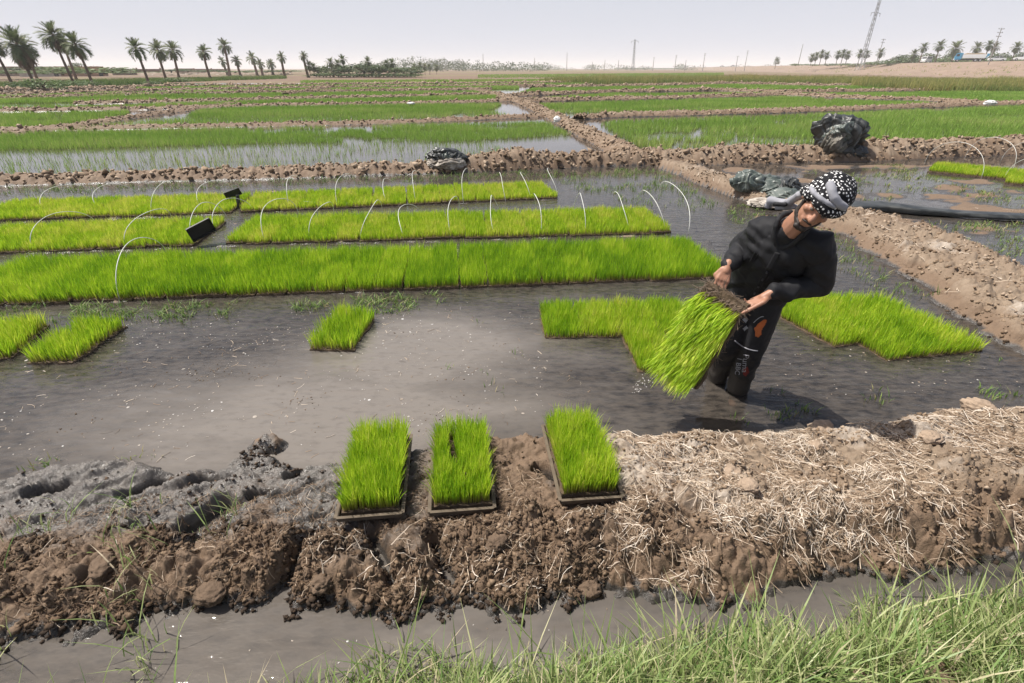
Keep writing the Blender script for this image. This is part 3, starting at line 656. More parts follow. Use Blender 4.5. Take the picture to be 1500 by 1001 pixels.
def seedling_mesh(name, lx, ly, n, h, wid, seed, z0=.025, lean=.30, tint0=.5, bias=None, gap=None, segs=2, splay=.2):
    r = np.random.default_rng(seed)
    x = r.uniform(-lx / 2 + .004, lx / 2 - .004, n); y = r.uniform(-ly / 2 + .004, ly / 2 - .004, n)
    if gap is not None:
        k = gap(x, y); x, y = x[k], y[k]; n = len(x)
    cl = fbm(x * 14, y * 14, seed, 3); 
    az = r.uniform(0, 6.283, n); ln = r.uniform(.02, lean, n)
    # near the edges blades splay outward
    ex = np.clip((np.abs(x) - lx / 2 + .04) / .04, 0, 1) * np.sign(x); ey = np.clip((np.abs(y) - ly / 2 + .04) / .04, 0, 1) * np.sign(y)
    dx = np.cos(az) * ln + ex * splay; dy = np.sin(az) * ln + ey * .18
    if bias: dx = dx + bias[0]; dy = dy + bias[1]
    az = np.arctan2(dy, dx); ln = np.hypot(dx, dy)
    hh = h * r.uniform(.62, 1.12, n) * (1 + .55 * cl)
    V, F, A = blades(np.stack([x, y, np.full(n, z0)], 1), hh, az, ln, wid * r.uniform(.7, 1.3, n), np.clip(tint0 + .8 * cl + r.normal(0, .17, n), 0, 1), droop=r.uniform(0, .25, n), segs=segs)
    return mesh_np(name, V, F, M['seedling'], A, False)
slabs = [mat_slab('seedling_mat', MW_, ML, .028, 500 + i) for i in range(3)]
def make_set(n, h, wid, seed, tint0, cnt=4, lean=.3):
    return [seedling_mesh('rice_seedlings', MW_, ML, n, h, wid, seed + i, lean=lean, tint0=tint0, segs=2, splay=.2 if n > 1600 else .04) for i in range(cnt)]
SETS = {1: make_set(1500, .165, .0052, 510, .36), 2: make_set(1000, .125, .0060, 520, .62), 3: make_set(800, .115, .0068, 530, .66), 0: make_set(1900, .135, .0046, 540, .52)}
PROTO = {}
def place_mat(x, y, rz, setno, label, group=None, z=None, tilt=0.0):
    k = random.randrange(len(SETS[setno])); key = (setno, k)
    if z is None: z = max(float(gh(x, y)[0]) - .006, -.012)
    o = bpy.data.objects.new('seedling_mat', slabs[k % 3]); C.collection.objects.link(o)
    o.scale = (1.16, 1.06, 1) if setno == 0 else (1, 1, 1)
    s = bpy.data.objects.new('rice_seedlings', SETS[setno][k]); C.collection.objects.link(s); s.parent = o; s['kind'] = 'stuff'
    o.location = (x, y, z); o.rotation_euler = (tilt, random.uniform(-.02, .02), rz + (math.pi if random.random() < .5 else 0))
    tag(o, label, 'seedling mat', group); return o
def mat_row(p0, p1, setno, label, group, end_label=None, start_label=None, depth=2, jit=.012, step=.283, off=0.0):
    a, b = G(*p0), G(*p1); d = (b - a); L = d.length; d.normalize(); nrm = Vector((-d.y, d.x, 0))
    if nrm.y < 0: nrm = -nrm
    rz = math.atan2(d.y, d.x); n = max(1, int(round(L / step)))
    for i in range(n):
        for j in range(depth):
            p = a + d * ((i + .5) * L / n) + nrm * (off + ML * .5 + j * (ML + .012)) + Vector((random.gauss(0, jit * .5), random.gauss(0, jit), 0))
            lab, grp = label, group
            if j == 0 and i == n - 1 and end_label: lab, grp = end_label, group
            if j == 0 and i == 0 and start_label: lab, grp = start_label, group
            place_mat(p.x, p.y, rz + random.gauss(0, .012), setno, lab, grp)
G1 = 'seedling mats laid edge to edge in the long front row'
mat_row((-90, 452), (1066, 408), 1, 'bright green seedling mat laid edge to edge in the long front row', G1, 'seedling mat at the right end of the long front row, behind the man\'s hand')
G2 = 'seedling mats in the middle row'
mat_row((-90, 376), (285, 361), 2, 'yellow-green seedling mat in the left block of the middle row', 'seedling mats in the left block of the middle row', 'seedling mat that the leaning black tray rests against')
mat_row((330, 359), (982, 343), 2, 'yellow-green seedling mat in the long right block of the middle row', 'seedling mats in the right block of the middle row', 'seedling mat at the right end of the middle row, under the last hoops', 'seedling mat at the cut left end of the middle row beside the muddy gap')
mat_row((-60, 327), (338, 313), 3, 'seedling mat in the left block of the farthest row', 'seedling mats in the left block of the farthest row')
mat_row((352, 312), (818, 291), 3, 'seedling mat in the right block of the farthest row', 'seedling mats in the right block of the farthest row', 'yellowish seedling mat at the right end of the farthest row')
# loose mats in the open water
def loose(px, py, rz, label, setno=0, group=None, big=0): 
    g = G(px, py); o = place_mat(g.x, g.y, R(rz), setno, label, group, z=-.023)
    if big: o.scale = (1.3, 1.08, 1.22)
    return o
loose(505, 489, -3, 'lone seedling mat standing by itself in the open water in the middle', big=1)
loose(118, 505, 1.5, 'seedling mat set askew in the water near the left edge', big=1)
loose(10, 504, 16, 'seedling mat cut off by the left edge of the picture', big=1)
GC = 'seedling mats in the small cluster beside the held mat'
loose(820, 473, 1, 'leftmost seedling mat of the cluster left of the man', 0, GC)
loose(873, 472, 0, 'second seedling mat from the left in the cluster left of the man', 0, GC)
loose(926, 470, 0, 'third seedling mat in the cluster, partly behind the held mat', 0, GC)
loose(950, 516, 2, 'seedling mat lying in front of the cluster, overlapped by the held mat', 0, GC)
loose(979, 468, 1, 'seedling mat right of the third one, mostly hidden by the held mat', 0, GC)
GR = 'seedling mats in the patch right of the man'
def patch():
    a = G(1160, 476); b = G(1318, 470.5); d = (b - a).normalized(); n = Vector((-d.y, d.x, 0)); rz = math.degrees(math.atan2(d.y, d.x))
    names = ['seedling mat at the left tip of the patch right of the man', 'second mat along the back edge of the right-hand patch', 'third mat along the back edge of the right-hand patch', 'fourth mat along the back edge of the right-hand patch']
    for i in range(4):
        p = a + d * (.14 + i * .282) + n * (.26 - .05 * i); place_mat(p.x, p.y, R(rz + 8 - 2 * i), 0, names[i], GR, z=-.022)
    c = G(1296, 527); e = G(1452, 516); d = (e - c).normalized(); n = Vector((-d.y, d.x, 0)); rz = math.degrees(math.atan2(d.y, d.x))
    names = ['front left mat of the patch right of the man, nearest the water', 'middle front mat of the right-hand patch', 'rightmost mat of the patch near the right bund']
    for i in range(3):
        p = c + d * (.13 + i * .282) + n * (.29 + .01 * i); place_mat(p.x, p.y, R(rz + 4), 0, names[i], GR, z=-.022)
    p = c - d * .16 + n * .55; place_mat(p.x, p.y, R(rz + 10), 0, 'inner mat filling the notch of the right-hand patch', GR, z=-.022)
patch()
# the small bed with hoops in the flooded corner at the right edge
GF = 'seedling mats in the far corner bed'
def corner_bed():
    a = G(1358, 253); b = G(1462, 263.5); d = (b - a).normalized(); n = Vector((-d.y, d.x, 0))
    if n.y < 0: n = -n
    L = (b - a).length; rz = math.atan2(d.y, d.x)
    for i in range(9):
        for j in range(2):
            p = a + d * (.14 + i * .284) + n * (.3 + j * .59)
            place_mat(p.x, p.y, rz, 3, 'seedling mat under the hoops of the small far bed at the right edge', GF, z=.0)
    a2 = G(1470, 270)
    for i in range(5):
        p = a2 + d * (.14 + i * .284) + n * .3
        place_mat(p.x, p.y, rz, 3, 'seedling mat in the lower strip cut off by the right edge', 'seedling mats in the lower strip', z=.0)
corner_bed()

# ---------------------------------------------------------------- three trays standing on the bank
def tray_parts(root, lx=.295, ly=.60, h=.030, muddy=True):
    m = M['tray_muddy'] if muddy else M['tray']
    b = MB(); b.box((-lx / 2, -ly / 2, 0), (lx / 2, ly / 2, .006)); b.build('tray_floor', m, root)
    for s in (-1, 1):
        b = MB(); b.box((s * lx / 2 - .005, -ly / 2, .006), (s * lx / 2 + .005, ly / 2, h)); b.box((s * (lx / 2 + .006) - .008, -ly / 2 - .008, h), (s * (lx / 2 + .006) + .008, ly / 2 + .008, h + .004)); b.build('tray_wall', m, root)
        b = MB(); b.box((-lx / 2 + .0052, s * ly / 2 - .005, .006), (lx / 2 - .0052, s * ly / 2 + .005, h)); b.box((-lx / 2 - .0015, s * (ly / 2 + .006) - .008, h), (lx / 2 + .0015, s * (ly / 2 + .006) + .008, h + .0035)); b.build('tray_wall', m, root)
tl = ['muddy tray of tall rice seedlings on the bank, leftmost of the three', 'tray of rice seedlings with a bare slit in its leaves, middle of three', 'tray of rice seedlings standing alone on the bank, nearest the man']
def slit(x, y): return ~((np.abs(x + .035 + .02 * np.sin(y * 9)) < .022) & (y > -.04) & (y < .24)) & ~((np.abs(x - .02) < .012) & (y < -.05) & (y > -.2))
for i, (fl, fr, z) in enumerate(TRAYS):
    A, B = G(*fl, z), G(*fr, z); d = (B - A).normalized(); n = Vector((-d.y, d.x, 0)); c = (A + B) / 2 + n * .305
    t = empty('seedling_tray', (c.x, c.y, z), math.atan2(d.y, d.x) * .45); t.rotation_euler[0] = R(-1.5)
    tag(t, tl[i], 'seedling tray', 'seedling trays on the mud bank')
    tray_parts(t)
    link('root_mat', mat_slab('root_mat', .272, .565, .028, 560 + i), t, (0, .004, .0065))
    me = seedling_mesh('rice_seedlings', .268, .55, 5200, (.155, .15, .15)[i], .0036, 570 + i, z0=.034, lean=.30, tint0=(.42, .42, .46)[i], gap=slit if i == 1 else None, bias=(0, .02), segs=3)
    s = link('rice_seedlings', me, t); s['kind'] = 'stuff'
# ---------------------------------------------------------------- empty trays left on the beds
def empty_tray(c, rot, label):
    t = empty('empty_tray', c); t.rotation_euler = rot
    tag(t, label, 'tray', 'empty black trays'); tray_parts(t, muddy=False)
    b = MB()
    for k in range(1, 9): b.box((-.142, -.3 + k * .0667 - .002, .006), (.142, -.3 + k * .0667 + .002, .011))
    b.build('tray_rib', M['tray'], t)
def prop_tray(bl, br, hgt, back, label):
    """tray standing on its long edge from bl to br, leaning back"""
    d = br - bl; L = d.length; d.normalize(); n = Vector((-d.y, d.x, 0)).normalized()
    upv = (Vector((0, 0, 1)) * math.cos(back) + n * math.sin(back)); upv = (upv - d * upv.dot(d)).normalized(); nz = upv.cross(d) * -1
    m = Matrix((upv, -d, upv.cross(-d))).transposed()      # local x = up, y = along
    c = (bl + br) / 2 + upv * .14
    t = empty('empty_tray', c); t.rotation_euler = m.to_euler(); t.scale = (hgt, L / .6, 1)
    tag(t, label, 'tray', 'empty black trays'); tray_parts(t, muddy=False)
    b = MB()
    for k in range(1, 9): b.box((-.142, -.3 + k * .0667 - .002, -.004), (.142, -.3 + k * .0667 + .002, .0))
    o = b.build('tray_rib', M['tray'], t); o['kind'] = 'stuff'
a = P(285, 357, 6.42); b = P(317, 340, 6.62)
prop_tray(a, b, .62, R(-15), 'empty black tray propped on edge against the seedlings in the middle row')
a = P(337, 298, 8.75); b = P(358, 290, 8.85)
prop_tray(a, b, .36, R(-10), 'black tray stuck in the gap of the farthest row')
b = MB(); b.tube([(G(350, 305) + Vector((0, 0, -.03))), G(350, 305) + Vector((.01, .03, .2))], .03, 6); tag(b.build('stake', M['tray']), 'short dark stake under the tray in the gap of the farthest row', 'stake')

# ================================================================== HOOPS
def hoop(front, back, hgt, label, group, sway=(0, 0), r=.0041, sharp=1.0):
    a, b = front, back; pts = []
    for k in range(25):
        t = k / 24; u = (1 - math.cos(t * math.pi)) / 2
        p = a.lerp(b, u); z = hgt * math.sin(t * math.pi) ** .72 * (1 + .10 * (0.5 - u) * sharp)
        s = math.sin(t * math.pi)
        pts.append((p.x + sway[0] * s + .03 * math.sin(6 * t + front.x * 3) * s, p.y + sway[1] * s, p.z - .03 + z))
    V, F, T = tube(pts, r, 6)
    return tag(obj_np('hoop', V, [F, T], M['hoop'], None, None, True), label, 'hoop', group)
num = ['leftmost', 'second', 'third', 'fourth', 'fifth', 'sixth', 'seventh', 'eighth', 'ninth', 'tenth', 'eleventh', 'twelfth', 'thirteenth', 'fourteenth']
def hoop_row(bases, tops, depth, rowname, group):
    for i, ((px, py), (tx, ty)) in enumerate(zip(bases, tops)):
        f = G(px, py); dep = depth * random.uniform(.85, 1.0); b = f + Vector((random.uniform(-.06, .06), dep, 0))
        tp = P(tx, ty, f.y + dep * .42)
        hg = min(max(tp.z, .30), .56); sw = tp.x - (f.x + (b.x - f.x) * .4)
        sw = max(-.28, min(.28, sw))
        lean = ' leaning left' if sw < -.08 else ' leaning right' if sw > .08 else ''
        hoop(f, b, hg, f'white wire hoop{lean} over the {rowname}, {num[i]} from the left' if i else f'white wire hoop{lean} over the {rowname}, the leftmost one', group, (sw, 0))
hoop_row([(48, 366), (183, 363), (283, 355), (316, 340), (388, 356), (453, 350), (527, 352), (592, 350), (660, 348), (724, 347), (793, 345), (857, 343), (922, 338), (976, 341)],
         [(72, 312), (212, 308), (289, 297), (322, 292), (397, 292), (470, 297), (548, 294), (588, 302), (661, 288), (716, 287), (787, 284), (853, 283), (903, 282), (948, 279)], 1.25, 'middle seedling row', 'wire hoops over the middle row')
hoop(G(1008, 343), G(962, 290), .47, 'white wire hoop over open water, rightmost of the middle row', 'wire hoops over the middle row')
hoop_row([(63, 309), (145, 306), (222, 314), (293, 304), (424, 306), (495, 304), (567, 298), (609, 297), (679, 299), (741, 295), (778, 291), (818, 290)],
         [(80, 272), (149, 279), (243, 264), (301, 265), (426, 257), (500, 254), (560, 262), (606, 250), (680, 246), (731, 252), (764, 252), (804, 246)], 1.25, 'farthest seedling row', 'wire hoops over the farthest row')
hoop(G(176, 441), G(250, 384), .46, 'lone white wire hoop over the long front seedling row near the left', 'wire hoop over the front row')
V, F, T = tube([P(445 + 95 * t, 295 + 3 * t + 2 * math.sin(4 * t), 8.6 + .1 * t) for t in np.linspace(0, 1, 14)], .0055, 6)
tag(obj_np('fallen_wire', V, [F, T], M['hoop'], None, None, True), 'white wire lying flat across the seedlings of the farthest row', 'wire')
hoop(G(1437, 262), G(1354, 240), .62, 'first white hoop over the small far bed at the right', 'wire hoops over the far corner bed')
hoop(G(1482, 252), G(1412, 234), .64, 'second white hoop over the small far bed at the right', 'wire hoops over the far corner bed')
hoop(G(1560, 258), G(1466, 236), .60, 'third white hoop over the small far bed, cut by the right edge', 'wire hoops over the far corner bed')
hoop(G(1600, 285), G(1470, 263), .60, 'white hoop over the lower strip at the right edge', 'wire hoops over the far corner bed')

# ================================================================== STRAW, SPECKS, GRASS on the near bank
def strew(name, poly, n, lmin, lmax, w, tint0, label, clump=0.0, dirbias=None, lift=.012, seed=1, hmin=.03, mat='straw', level=None):
    P4 = [G(px, py, .12) for px, py in poly]
    x0, x1 = min(p.x for p in P4), max(p.x for p in P4); y0, y1 = min(p.y for p in P4), max(p.y for p in P4)
    x = rng.uniform(x0, x1, n * 4); y = rng.uniform(y0, y1, n * 4); k = in_poly(x, y, P4)
    if clump: k &= (vnoise(x * 4, y * 4, seed) * .5 + vnoise(x * 11, y * 11, seed + 1) * .5) > clump
    x, y = x[k][:n], y[k][:n]; h = gh(x, y) if level is None else np.full(len(x), level); k = h > hmin; x, y, h = x[k], y[k], h[k]; N = len(x)
    az = rng.uniform(0, 6.283, N) if dirbias is None else rng.normal(dirbias, .75, N)
    L = rng.uniform(lmin, lmax, N) * rng.uniform(.5, 1, N)
    cu = rng.normal(0, .35, N); pts = []
    el = rng.normal(0, .22, N)
    for t in (-.5, -.17, .17, .5):
        px = x + np.cos(az + cu * t) * L * t; py = y + np.sin(az + cu * t) * L * t
        if level is not None: pts.append(np.stack([px, py, h + .001], 1)); continue
        pz = np.maximum(gh(px, py) + .003, 0) * .55 + .45 * h + rng.uniform(.001, lift, N) + np.tan(el) * L * t * .5 + .004
        pts.append(np.stack([px, py, pz], 1))
    wv = np.stack([-np.sin(az), np.cos(az), np.zeros(N)], 1) * (w * rng.uniform(.5, 1.3, N) * .5)[:, None]
    V = []
    for p in pts: V += [p - wv, p + wv * .6 + np.array([0, 0, 1]) * np.linalg.norm(wv, axis=1)[:, None] * .8]
    VV = np.stack(V, 1).reshape(-1, 3); o = (np.arange(N) * 8)[:, None]
    Q = np.concatenate([o + np.array([[2 * i, 2 * i + 1, 2 * i + 3, 2 * i + 2]]) for i in range(3)])
    tint = np.clip(rng.normal(tint0 - .06, .29, N), 0, 1)
    return tag(obj_np(name, VV, Q, M[mat], None, {'tint': np.repeat(tint, 8), 't': np.ones(N * 8)}, False), label, 'straw', None, 'stuff')
strew('straw', [(900, 640), (1060, 612), (1300, 590), (1540, 575), (1560, 790), (1300, 820), (1000, 850), (900, 800)], 4600, .04, .17, .0028, .58, 'pale dry straw strewn over the right half of the bank', .50, R(-40), .016, 610)
strew('straw', [(1000, 640), (1150, 640), (1330, 740), (1300, 800), (1060, 800), (980, 720)], 2600, .03, .09, .0026, .82, 'whitish chopped straw in the middle of the right bank', .48, None, .02, 620)
strew('straw', [(-60, 760), (560, 690), (900, 700), (1000, 760), (1000, 860), (500, 900), (-60, 950)], 4200, .03, .10, .0024, .25, 'brown root fibres sticking out of the left bank', .44, None, .022, 630)
strew('straw', [(430, 790), (600, 780), (1000, 740), (1000, 860), (700, 890), (440, 870)], 420, .05, .13, .003, .75, 'pale straws on the front slope of the bank', .4, None, .02, 640)
strew('straw', [(900, 240), (1500, 230), (1500, 480), (1200, 330), (1000, 262)], 2600, .05, .22, .006, .65, 'straw on the dry right-hand bund', .45, None, .02, 650)
strew('straw', [(-40, 500), (180, 470), (480, 450), (790, 440), (900, 610), (600, 640), (340, 660), (-40, 675)], 330, .02, .10, .003, .55, 'broken straws floating on the open water', .5, None, .01, 660, -1, 'straw', .002)
strew('straw', [(-60, 378), (330, 364), (990, 346), (990, 352), (330, 370), (-60, 386)], 500, .03, .12, .006, .8, 'pale straw lying in the muddy strip between the seedling rows', .3, R(5), .01, 670, -1, 'straw', .012)
def specks():
    V = []; T = []; tint = []
    def one(x, y, r, z, tn):
        n = random.randint(5, 7); s = len(V); V.append((x, y, z + .004))
        a0 = random.random() * 6; el = random.uniform(.45, 1); rot = random.random() * 3
        for k in range(n):
            a = a0 + 6.283 * k / n; rr = r * random.uniform(.65, 1.2); u, v = rr * math.cos(a), rr * el * math.sin(a)
            V.append((x + u * math.cos(rot) - v * math.sin(rot), y + u * math.sin(rot) + v * math.cos(rot), z + .001))
        for k in range(n): T.append((s, s + 1 + k, s + 1 + (k + 1) % n))
        tint.extend([tn] * (n + 1))
    xs, ys = scatter([(-40, 500), (180, 470), (480, 450), (790, 440), (800, 620), (600, 640), (340, 665), (-40, 680)], 170)
    for x, y in zip(xs, ys):
        if vnoise(x * 1.8, y * 2.6, 660) * .6 + vnoise(x * 7, y * 7, 661) * .4 < .52: continue
        one(x, y, random.uniform(.002, .008) * (2.2 if random.random() < .07 else 1), 0.0005, .25 + random.random() * .75)
    xs, ys = scatter([(1150, 490), (1500, 540), (1500, 572), (1100, 590)], 60)
    for x, y in zip(xs, ys): one(x, y, random.uniform(.003, .009), 0.0005, random.random())
    xs, ys = scatter([(250, 960), (480, 900), (900, 880), (900, 960), (500, 990)], 70)
    for x, y in zip(xs, ys): one(x, y, random.uniform(.002, .006), 0.0005, random.random())
    for i in range(130):
        t = random.random(); a = math.radians(200 + 130 * t); g = G(975 + 48 * math.cos(a) + random.gauss(0, 5), 578 - 26 * math.sin(a) * -1 + random.gauss(0, 5)); one(g.x, g.y, random.uniform(.002, .006), .0005, .8 + .2 * random.random())
    o = obj_np('floating_scum', V, np.array(T), M['scum'], None, {'tint': tint}, True)
    tag(o, 'small pale flecks of foam and husk floating on the muddy water', 'scum', None, 'stuff')
M['scum'] = leaf_mat('scum', [(0, (0.16, 0.11, 0.07)), (.5, (.30, .26, .22)), (.85, (.36, .34, .32)), (1, (.48, .47, .46))], trans=0.0, rough=.5)
specks()
def near_grass():
    x, y = [], []
    n = 60000
    xx = rng.uniform(-1.9, 2.3, n); yy = rng.uniform(.72, 1.75, n)
    sg = np.interp(xx, *GRASS_E) - yy + fbm(xx * 2.5, yy * 2.5, 700, 3) * .25
    dens = sst(-.06, .16, sg) * (.30 + .70 * sst(-1.2, .1, xx))
    tuft = vnoise(xx * 7, yy * 7, 701)
    k = (rng.uniform(0, 1, n) < dens) & (tuft > .22); xx, yy, tuft, sg = xx[k], yy[k], tuft[k], sg[k]; N = len(xx)
    z = np.maximum(gh(xx, yy), -.02)
    long_ = rng.uniform(0, 1, N) < .06
    h = rng.uniform(.06, .19, N) * (.6 + .8 * tuft) * (.6 + .4 * sst(0, .3, sg)); h = np.where(long_, rng.uniform(.18, .34, N), h)
    V, F, A = blades(np.stack([xx, yy, z - .01], 1), h, rng.uniform(0, 6.283, N), rng.uniform(.05, .95, N), np.where(long_, .0065, .0052) * rng.uniform(.6, 1.25, N), np.clip(rng.normal(.55, .23, N), 0, 1), droop=rng.uniform(0, .6, N), segs=3)
    o = obj_np('bank_grass', V, F, M['bank_grass'], None, A, False); tag(o, 'pale green grass growing thick along the near edge of the ditch', 'grass', None, 'stuff')
    xx = rng.uniform(-2.3, -1.3, 500); yy = rng.uniform(1.0, 1.9, 500); k = vnoise(xx * 5, yy * 5, 705) > .62; xx, yy = xx[k], yy[k]; N = len(xx); z = np.maximum(gh(xx, yy), 0)
    V, F, A = blades(np.stack([xx, yy, z], 1), rng.uniform(.06, .2, N), rng.uniform(0, 6.283, N), rng.uniform(.2, 1.2, N), rng.uniform(.003, .006, N), np.clip(rng.normal(.5, .2, N), 0, 1), droop=rng.uniform(0, .6, N), segs=3)
    tag(obj_np('bank_grass', V, F, M['bank_grass'], None, A, False), 'loose green grass blades at the lower left of the mud bank', 'grass', None, 'stuff')
near_grass()

# ================================================================== PALMS
def frond_mesh(name, mat, droop, n=16, L=1.0, wide=.36, seed=0, limp=0.0):
    r = np.random.default_rng(seed); V = []; T = []; Q = []; tint = []
    pts = [np.zeros(3)]; ang = 0.0; tans = []
    m = 10
    for i in range(m):
        ang = -droop * ((i + 1) / m) ** 1.3; t = np.array([math.cos(ang), 0, math.sin(ang)]); tans.append(t); pts.append(pts[-1] + t * L / m)
    tans.append(tans[-1])
    for i, p in enumerate(pts):
        w = .014 * (1 - .8 * i / m); nrm = np.array([-tans[i][2], 0, tans[i][0]])
        for q in ((0, 1, 0), (0, -1, 0)): V.append(p + np.array(q) * w); tint.append(.75)
        V.append(p - nrm * w); tint.append(.75)
    for i in range(m):
        for k in range(3): Q.append((i * 3 + k, i * 3 + (k + 1) % 3, i * 3 + 3 + (k + 1) % 3, i * 3 + 3 + k))
    for i in range(n):
        f = .16 + .84 * (i + .5) / n; k = f * m; j = min(int(k), m - 1); p = pts[j] + (pts[j + 1] - pts[j]) * (k - j); t = tans[j]
        nrm = np.array([-t[2], 0, t[0]]); l = wide * (.45 + .75 * math.sin(math.pi * min(1, f * .85 + .12)))
        for s in (-1, 1):
            d = t * (.55 + .5 * f) + np.array([0, s * .75, 0]) + nrm * (.30 - .5 * limp) + r.normal(0, .08, 3); d[2] -= .10 + limp * .5; d /= np.linalg.norm(d)
            b = len(V); wv = t * .042; V += [p - wv, p + wv, p + d * l * r.uniform(.8, 1.1)]; T.append((b, b + 1, b + 2)); tint += [r.uniform(.2, .9)] * 3
    return mesh_np(name, V, [np.array(Q), np.array(T)], mat, {'tint': tint, 't': np.ones(len(V))}, False)
FR = [frond_mesh('frond', M['frond'], d, seed=i) for i, d in enumerate((.5, .9, 1.3, 1.7))]
DF = [frond_mesh('dead_frond', M['dead_frond'], d, seed=20 + i, wide=.26, limp=.8) for i, d in enumerate((.7, 1.1))]
def trunk_mesh(L, r0, r1, bend, seed, n=8):
    pts = []; rad = []
    m = 14
    for i in range(m + 1):
        t = i / m; pts.append((bend[0] * t * (1 - t), bend[1] * t * (1 - t), L * t)); rad.append((r0 * (1 - t) + r1 * t) * (1.35 - .35 * min(1, t * 8)) * (1 + .05 * math.sin(i * 2.7 + seed)))
    V, F, T = tube(pts, rad, n)
    return mesh_np('trunk', V, [F, T], M['bark'], None, True)
def palm(base, top, R_, label, group, green=30, dead=12, seed=0, spread=1.0, r0=.22):
    rr = random.Random(seed); base = Vector(base); top = Vector(top); ax = top - base; L = ax.length
    root = empty('palm_tree', base); tag(root, label, 'palm tree', group)
    q = Vector((0, 0, 1)).rotation_difference(ax.normalized()); root.rotation_mode = 'QUATERNION'; root.rotation_quaternion = q
    link('trunk', trunk_mesh(L, r0, r0 * .68, (rr.uniform(-.6, .6), rr.uniform(-.6, .6)), seed), root)
    for i in range(green + dead):
        d = i >= green
        az = i * 2.39996 + rr.uniform(-.25, .25)
        if not d: el = R(82 - 118 * (i / green) ** .9) + rr.uniform(-.12, .12); me = FR[min(3, max(0, int(3.99 * (i / green) ** .8 * rr.uniform(.6, 1.0))))]
        else: el = R(-38 - 46 * (i - green) / max(1, dead)) + rr.uniform(-.1, .1); me = DF[rr.randrange(2)]
        o = bpy.data.objects.new('dead_frond' if d else 'frond', me); C.collection.objects.link(o); o.parent = root
        o.location = (0, 0, L - .1 - (.35 * i / (green + dead)) * min(1.0, R_ / 2)); o.rotation_euler = (rr.uniform(-.3, .3), -el, az)
        s = R_ * rr.uniform(.85, 1.1) * ((1.08 if dead > 22 else .70) if d else 1) * (.8 + .2 * (i / green) if not d else 1); o.scale = (s, s, s)
    return root
GP = 'tall leaning date palms along the left edge of the fields'
PALMS = [  # base px, crown px, crown half-width px, green, dead, label
    ((19, 127), (-18, 58), 26, 30, 14, 'leaning date palm cut off by the left edge of the picture'),
    ((53, 127), (22, 58), 31, 34, 34, 'big date palm with a thick brown skirt of dead fronds, nearest on the left'),
    ((56, 120), (34, 66), 22, 22, 26, 'date palm half hidden behind the big one with the brown skirt'),
    ((110, 125), (75, 46), 26, 30, 20, 'tall leaning date palm, left one of the trio near the left edge'),
    ((113, 119), (90, 58), 20, 24, 18, 'date palm in the middle of the trio, its crown tangled with its neighbours'),
    ((137, 127), (108, 60), 24, 28, 18, 'leaning date palm with ragged crown, right one of the trio'),
    ((219, 125), (197, 66), 19, 26, 14, 'date palm standing alone between the trio and the pair'),
    ((244, 118), (230, 70), 18, 28, 12, 'left date palm of the pair with touching crowns'),
    ((263, 117), (252, 70), 18, 28, 12, 'right date palm of the pair with touching crowns'),
    ((309, 117), (297, 73), 14, 28, 8, 'slender date palm standing alone right of the pair'),
    ((337, 112), (328, 65), 14, 30, 8, 'tallest slender date palm above smaller ones'),
    ((334, 110.5), (325, 88), 9, 20, 3, 'short date palm under the tallest slender one'),
    ((353, 112), (346, 87), 10, 20, 3, 'short date palm just right of the tallest slender one'),
    ((377, 111), (369, 83), 11, 20, 3, 'left palm of a group of three small palms'),
    ((385, 111.5), (380, 92), 9, 20, 3, 'middle and lowest palm of a group of three small palms'),
    ((400, 110), (396, 92), 9, 20, 3, 'right palm of a group of three small palms'),
    ((418, 114), (412, 82), 9.5, 24, 4, 'slender palm before the dark grove, left of two'),
    ((452, 114), (444, 80), 8.5, 24, 4, 'slender palm before the dark grove, right of two')]
for i, (b, c, w, g, d, lab) in enumerate(PALMS):
    B = G(*b, .04); T_p = P(c[0], c[1], B.y * .985)
    zc = T_p.y * cP + (CAMH - T_p.z) * sP; R_ = w / FPX * zc * .92
    top = B + (T_p - B) * (1 - .12)
    top = T_p - (T_p - B).normalized() * R_ * .12
    palm(B, top, R_, lab, GP, g, d, 800 + i, r0=max(.18, .0026 * zc))

# leafy clumps: many small leaf faces spread through uneven lobes
def crown_arrays(lobes, n, size, seed, zmin=0.05):
    r = np.random.default_rng(seed); V = []; tint = []
    w = np.array([l[3] * l[4] * l[5] for l in lobes]) ** .7; w = w / w.sum()
    cnt = r.multinomial(n, w)
    for (cx, cy, cz, rx, ry, rz), k in zip(lobes, cnt):
        d = r.normal(0, 1, (k, 3)); d /= np.linalg.norm(d, axis=1)[:, None]
        rad = r.uniform(.45, 1.05, k) ** .6
        p = d * rad[:, None] * (1 + .35 * vn3(d * 1.0 + seed, 2.2, seed))[:, None]
        p = p * np.array([rx, ry, rz]) + np.array([cx, cy, cz])
        a = r.normal(0, 1, (k, 3)); a /= np.linalg.norm(a, axis=1)[:, None]; b = np.cross(a, r.normal(0, 1, (k, 3))); b /= np.linalg.norm(b, axis=1)[:, None]
        s = size * r.uniform(.5, 1.3, (k, 1))
        p[:, 2] = np.maximum(p[:, 2], zmin)
        V.append(np.stack([p - a * s, p + b * s * .6, p + a * s, p - b * s * .6], 1).reshape(-1, 3))
        tint.append(np.repeat(np.clip(.45 + .28 * d[:, 2] * 0 + r.normal(0, .22, k), 0, 1), 4))
    V = np.concatenate(V); F = np.arange(len(V)).reshape(-1, 4)
    return V, F, {'tint': np.concatenate(tint), 't': np.ones(len(V))}
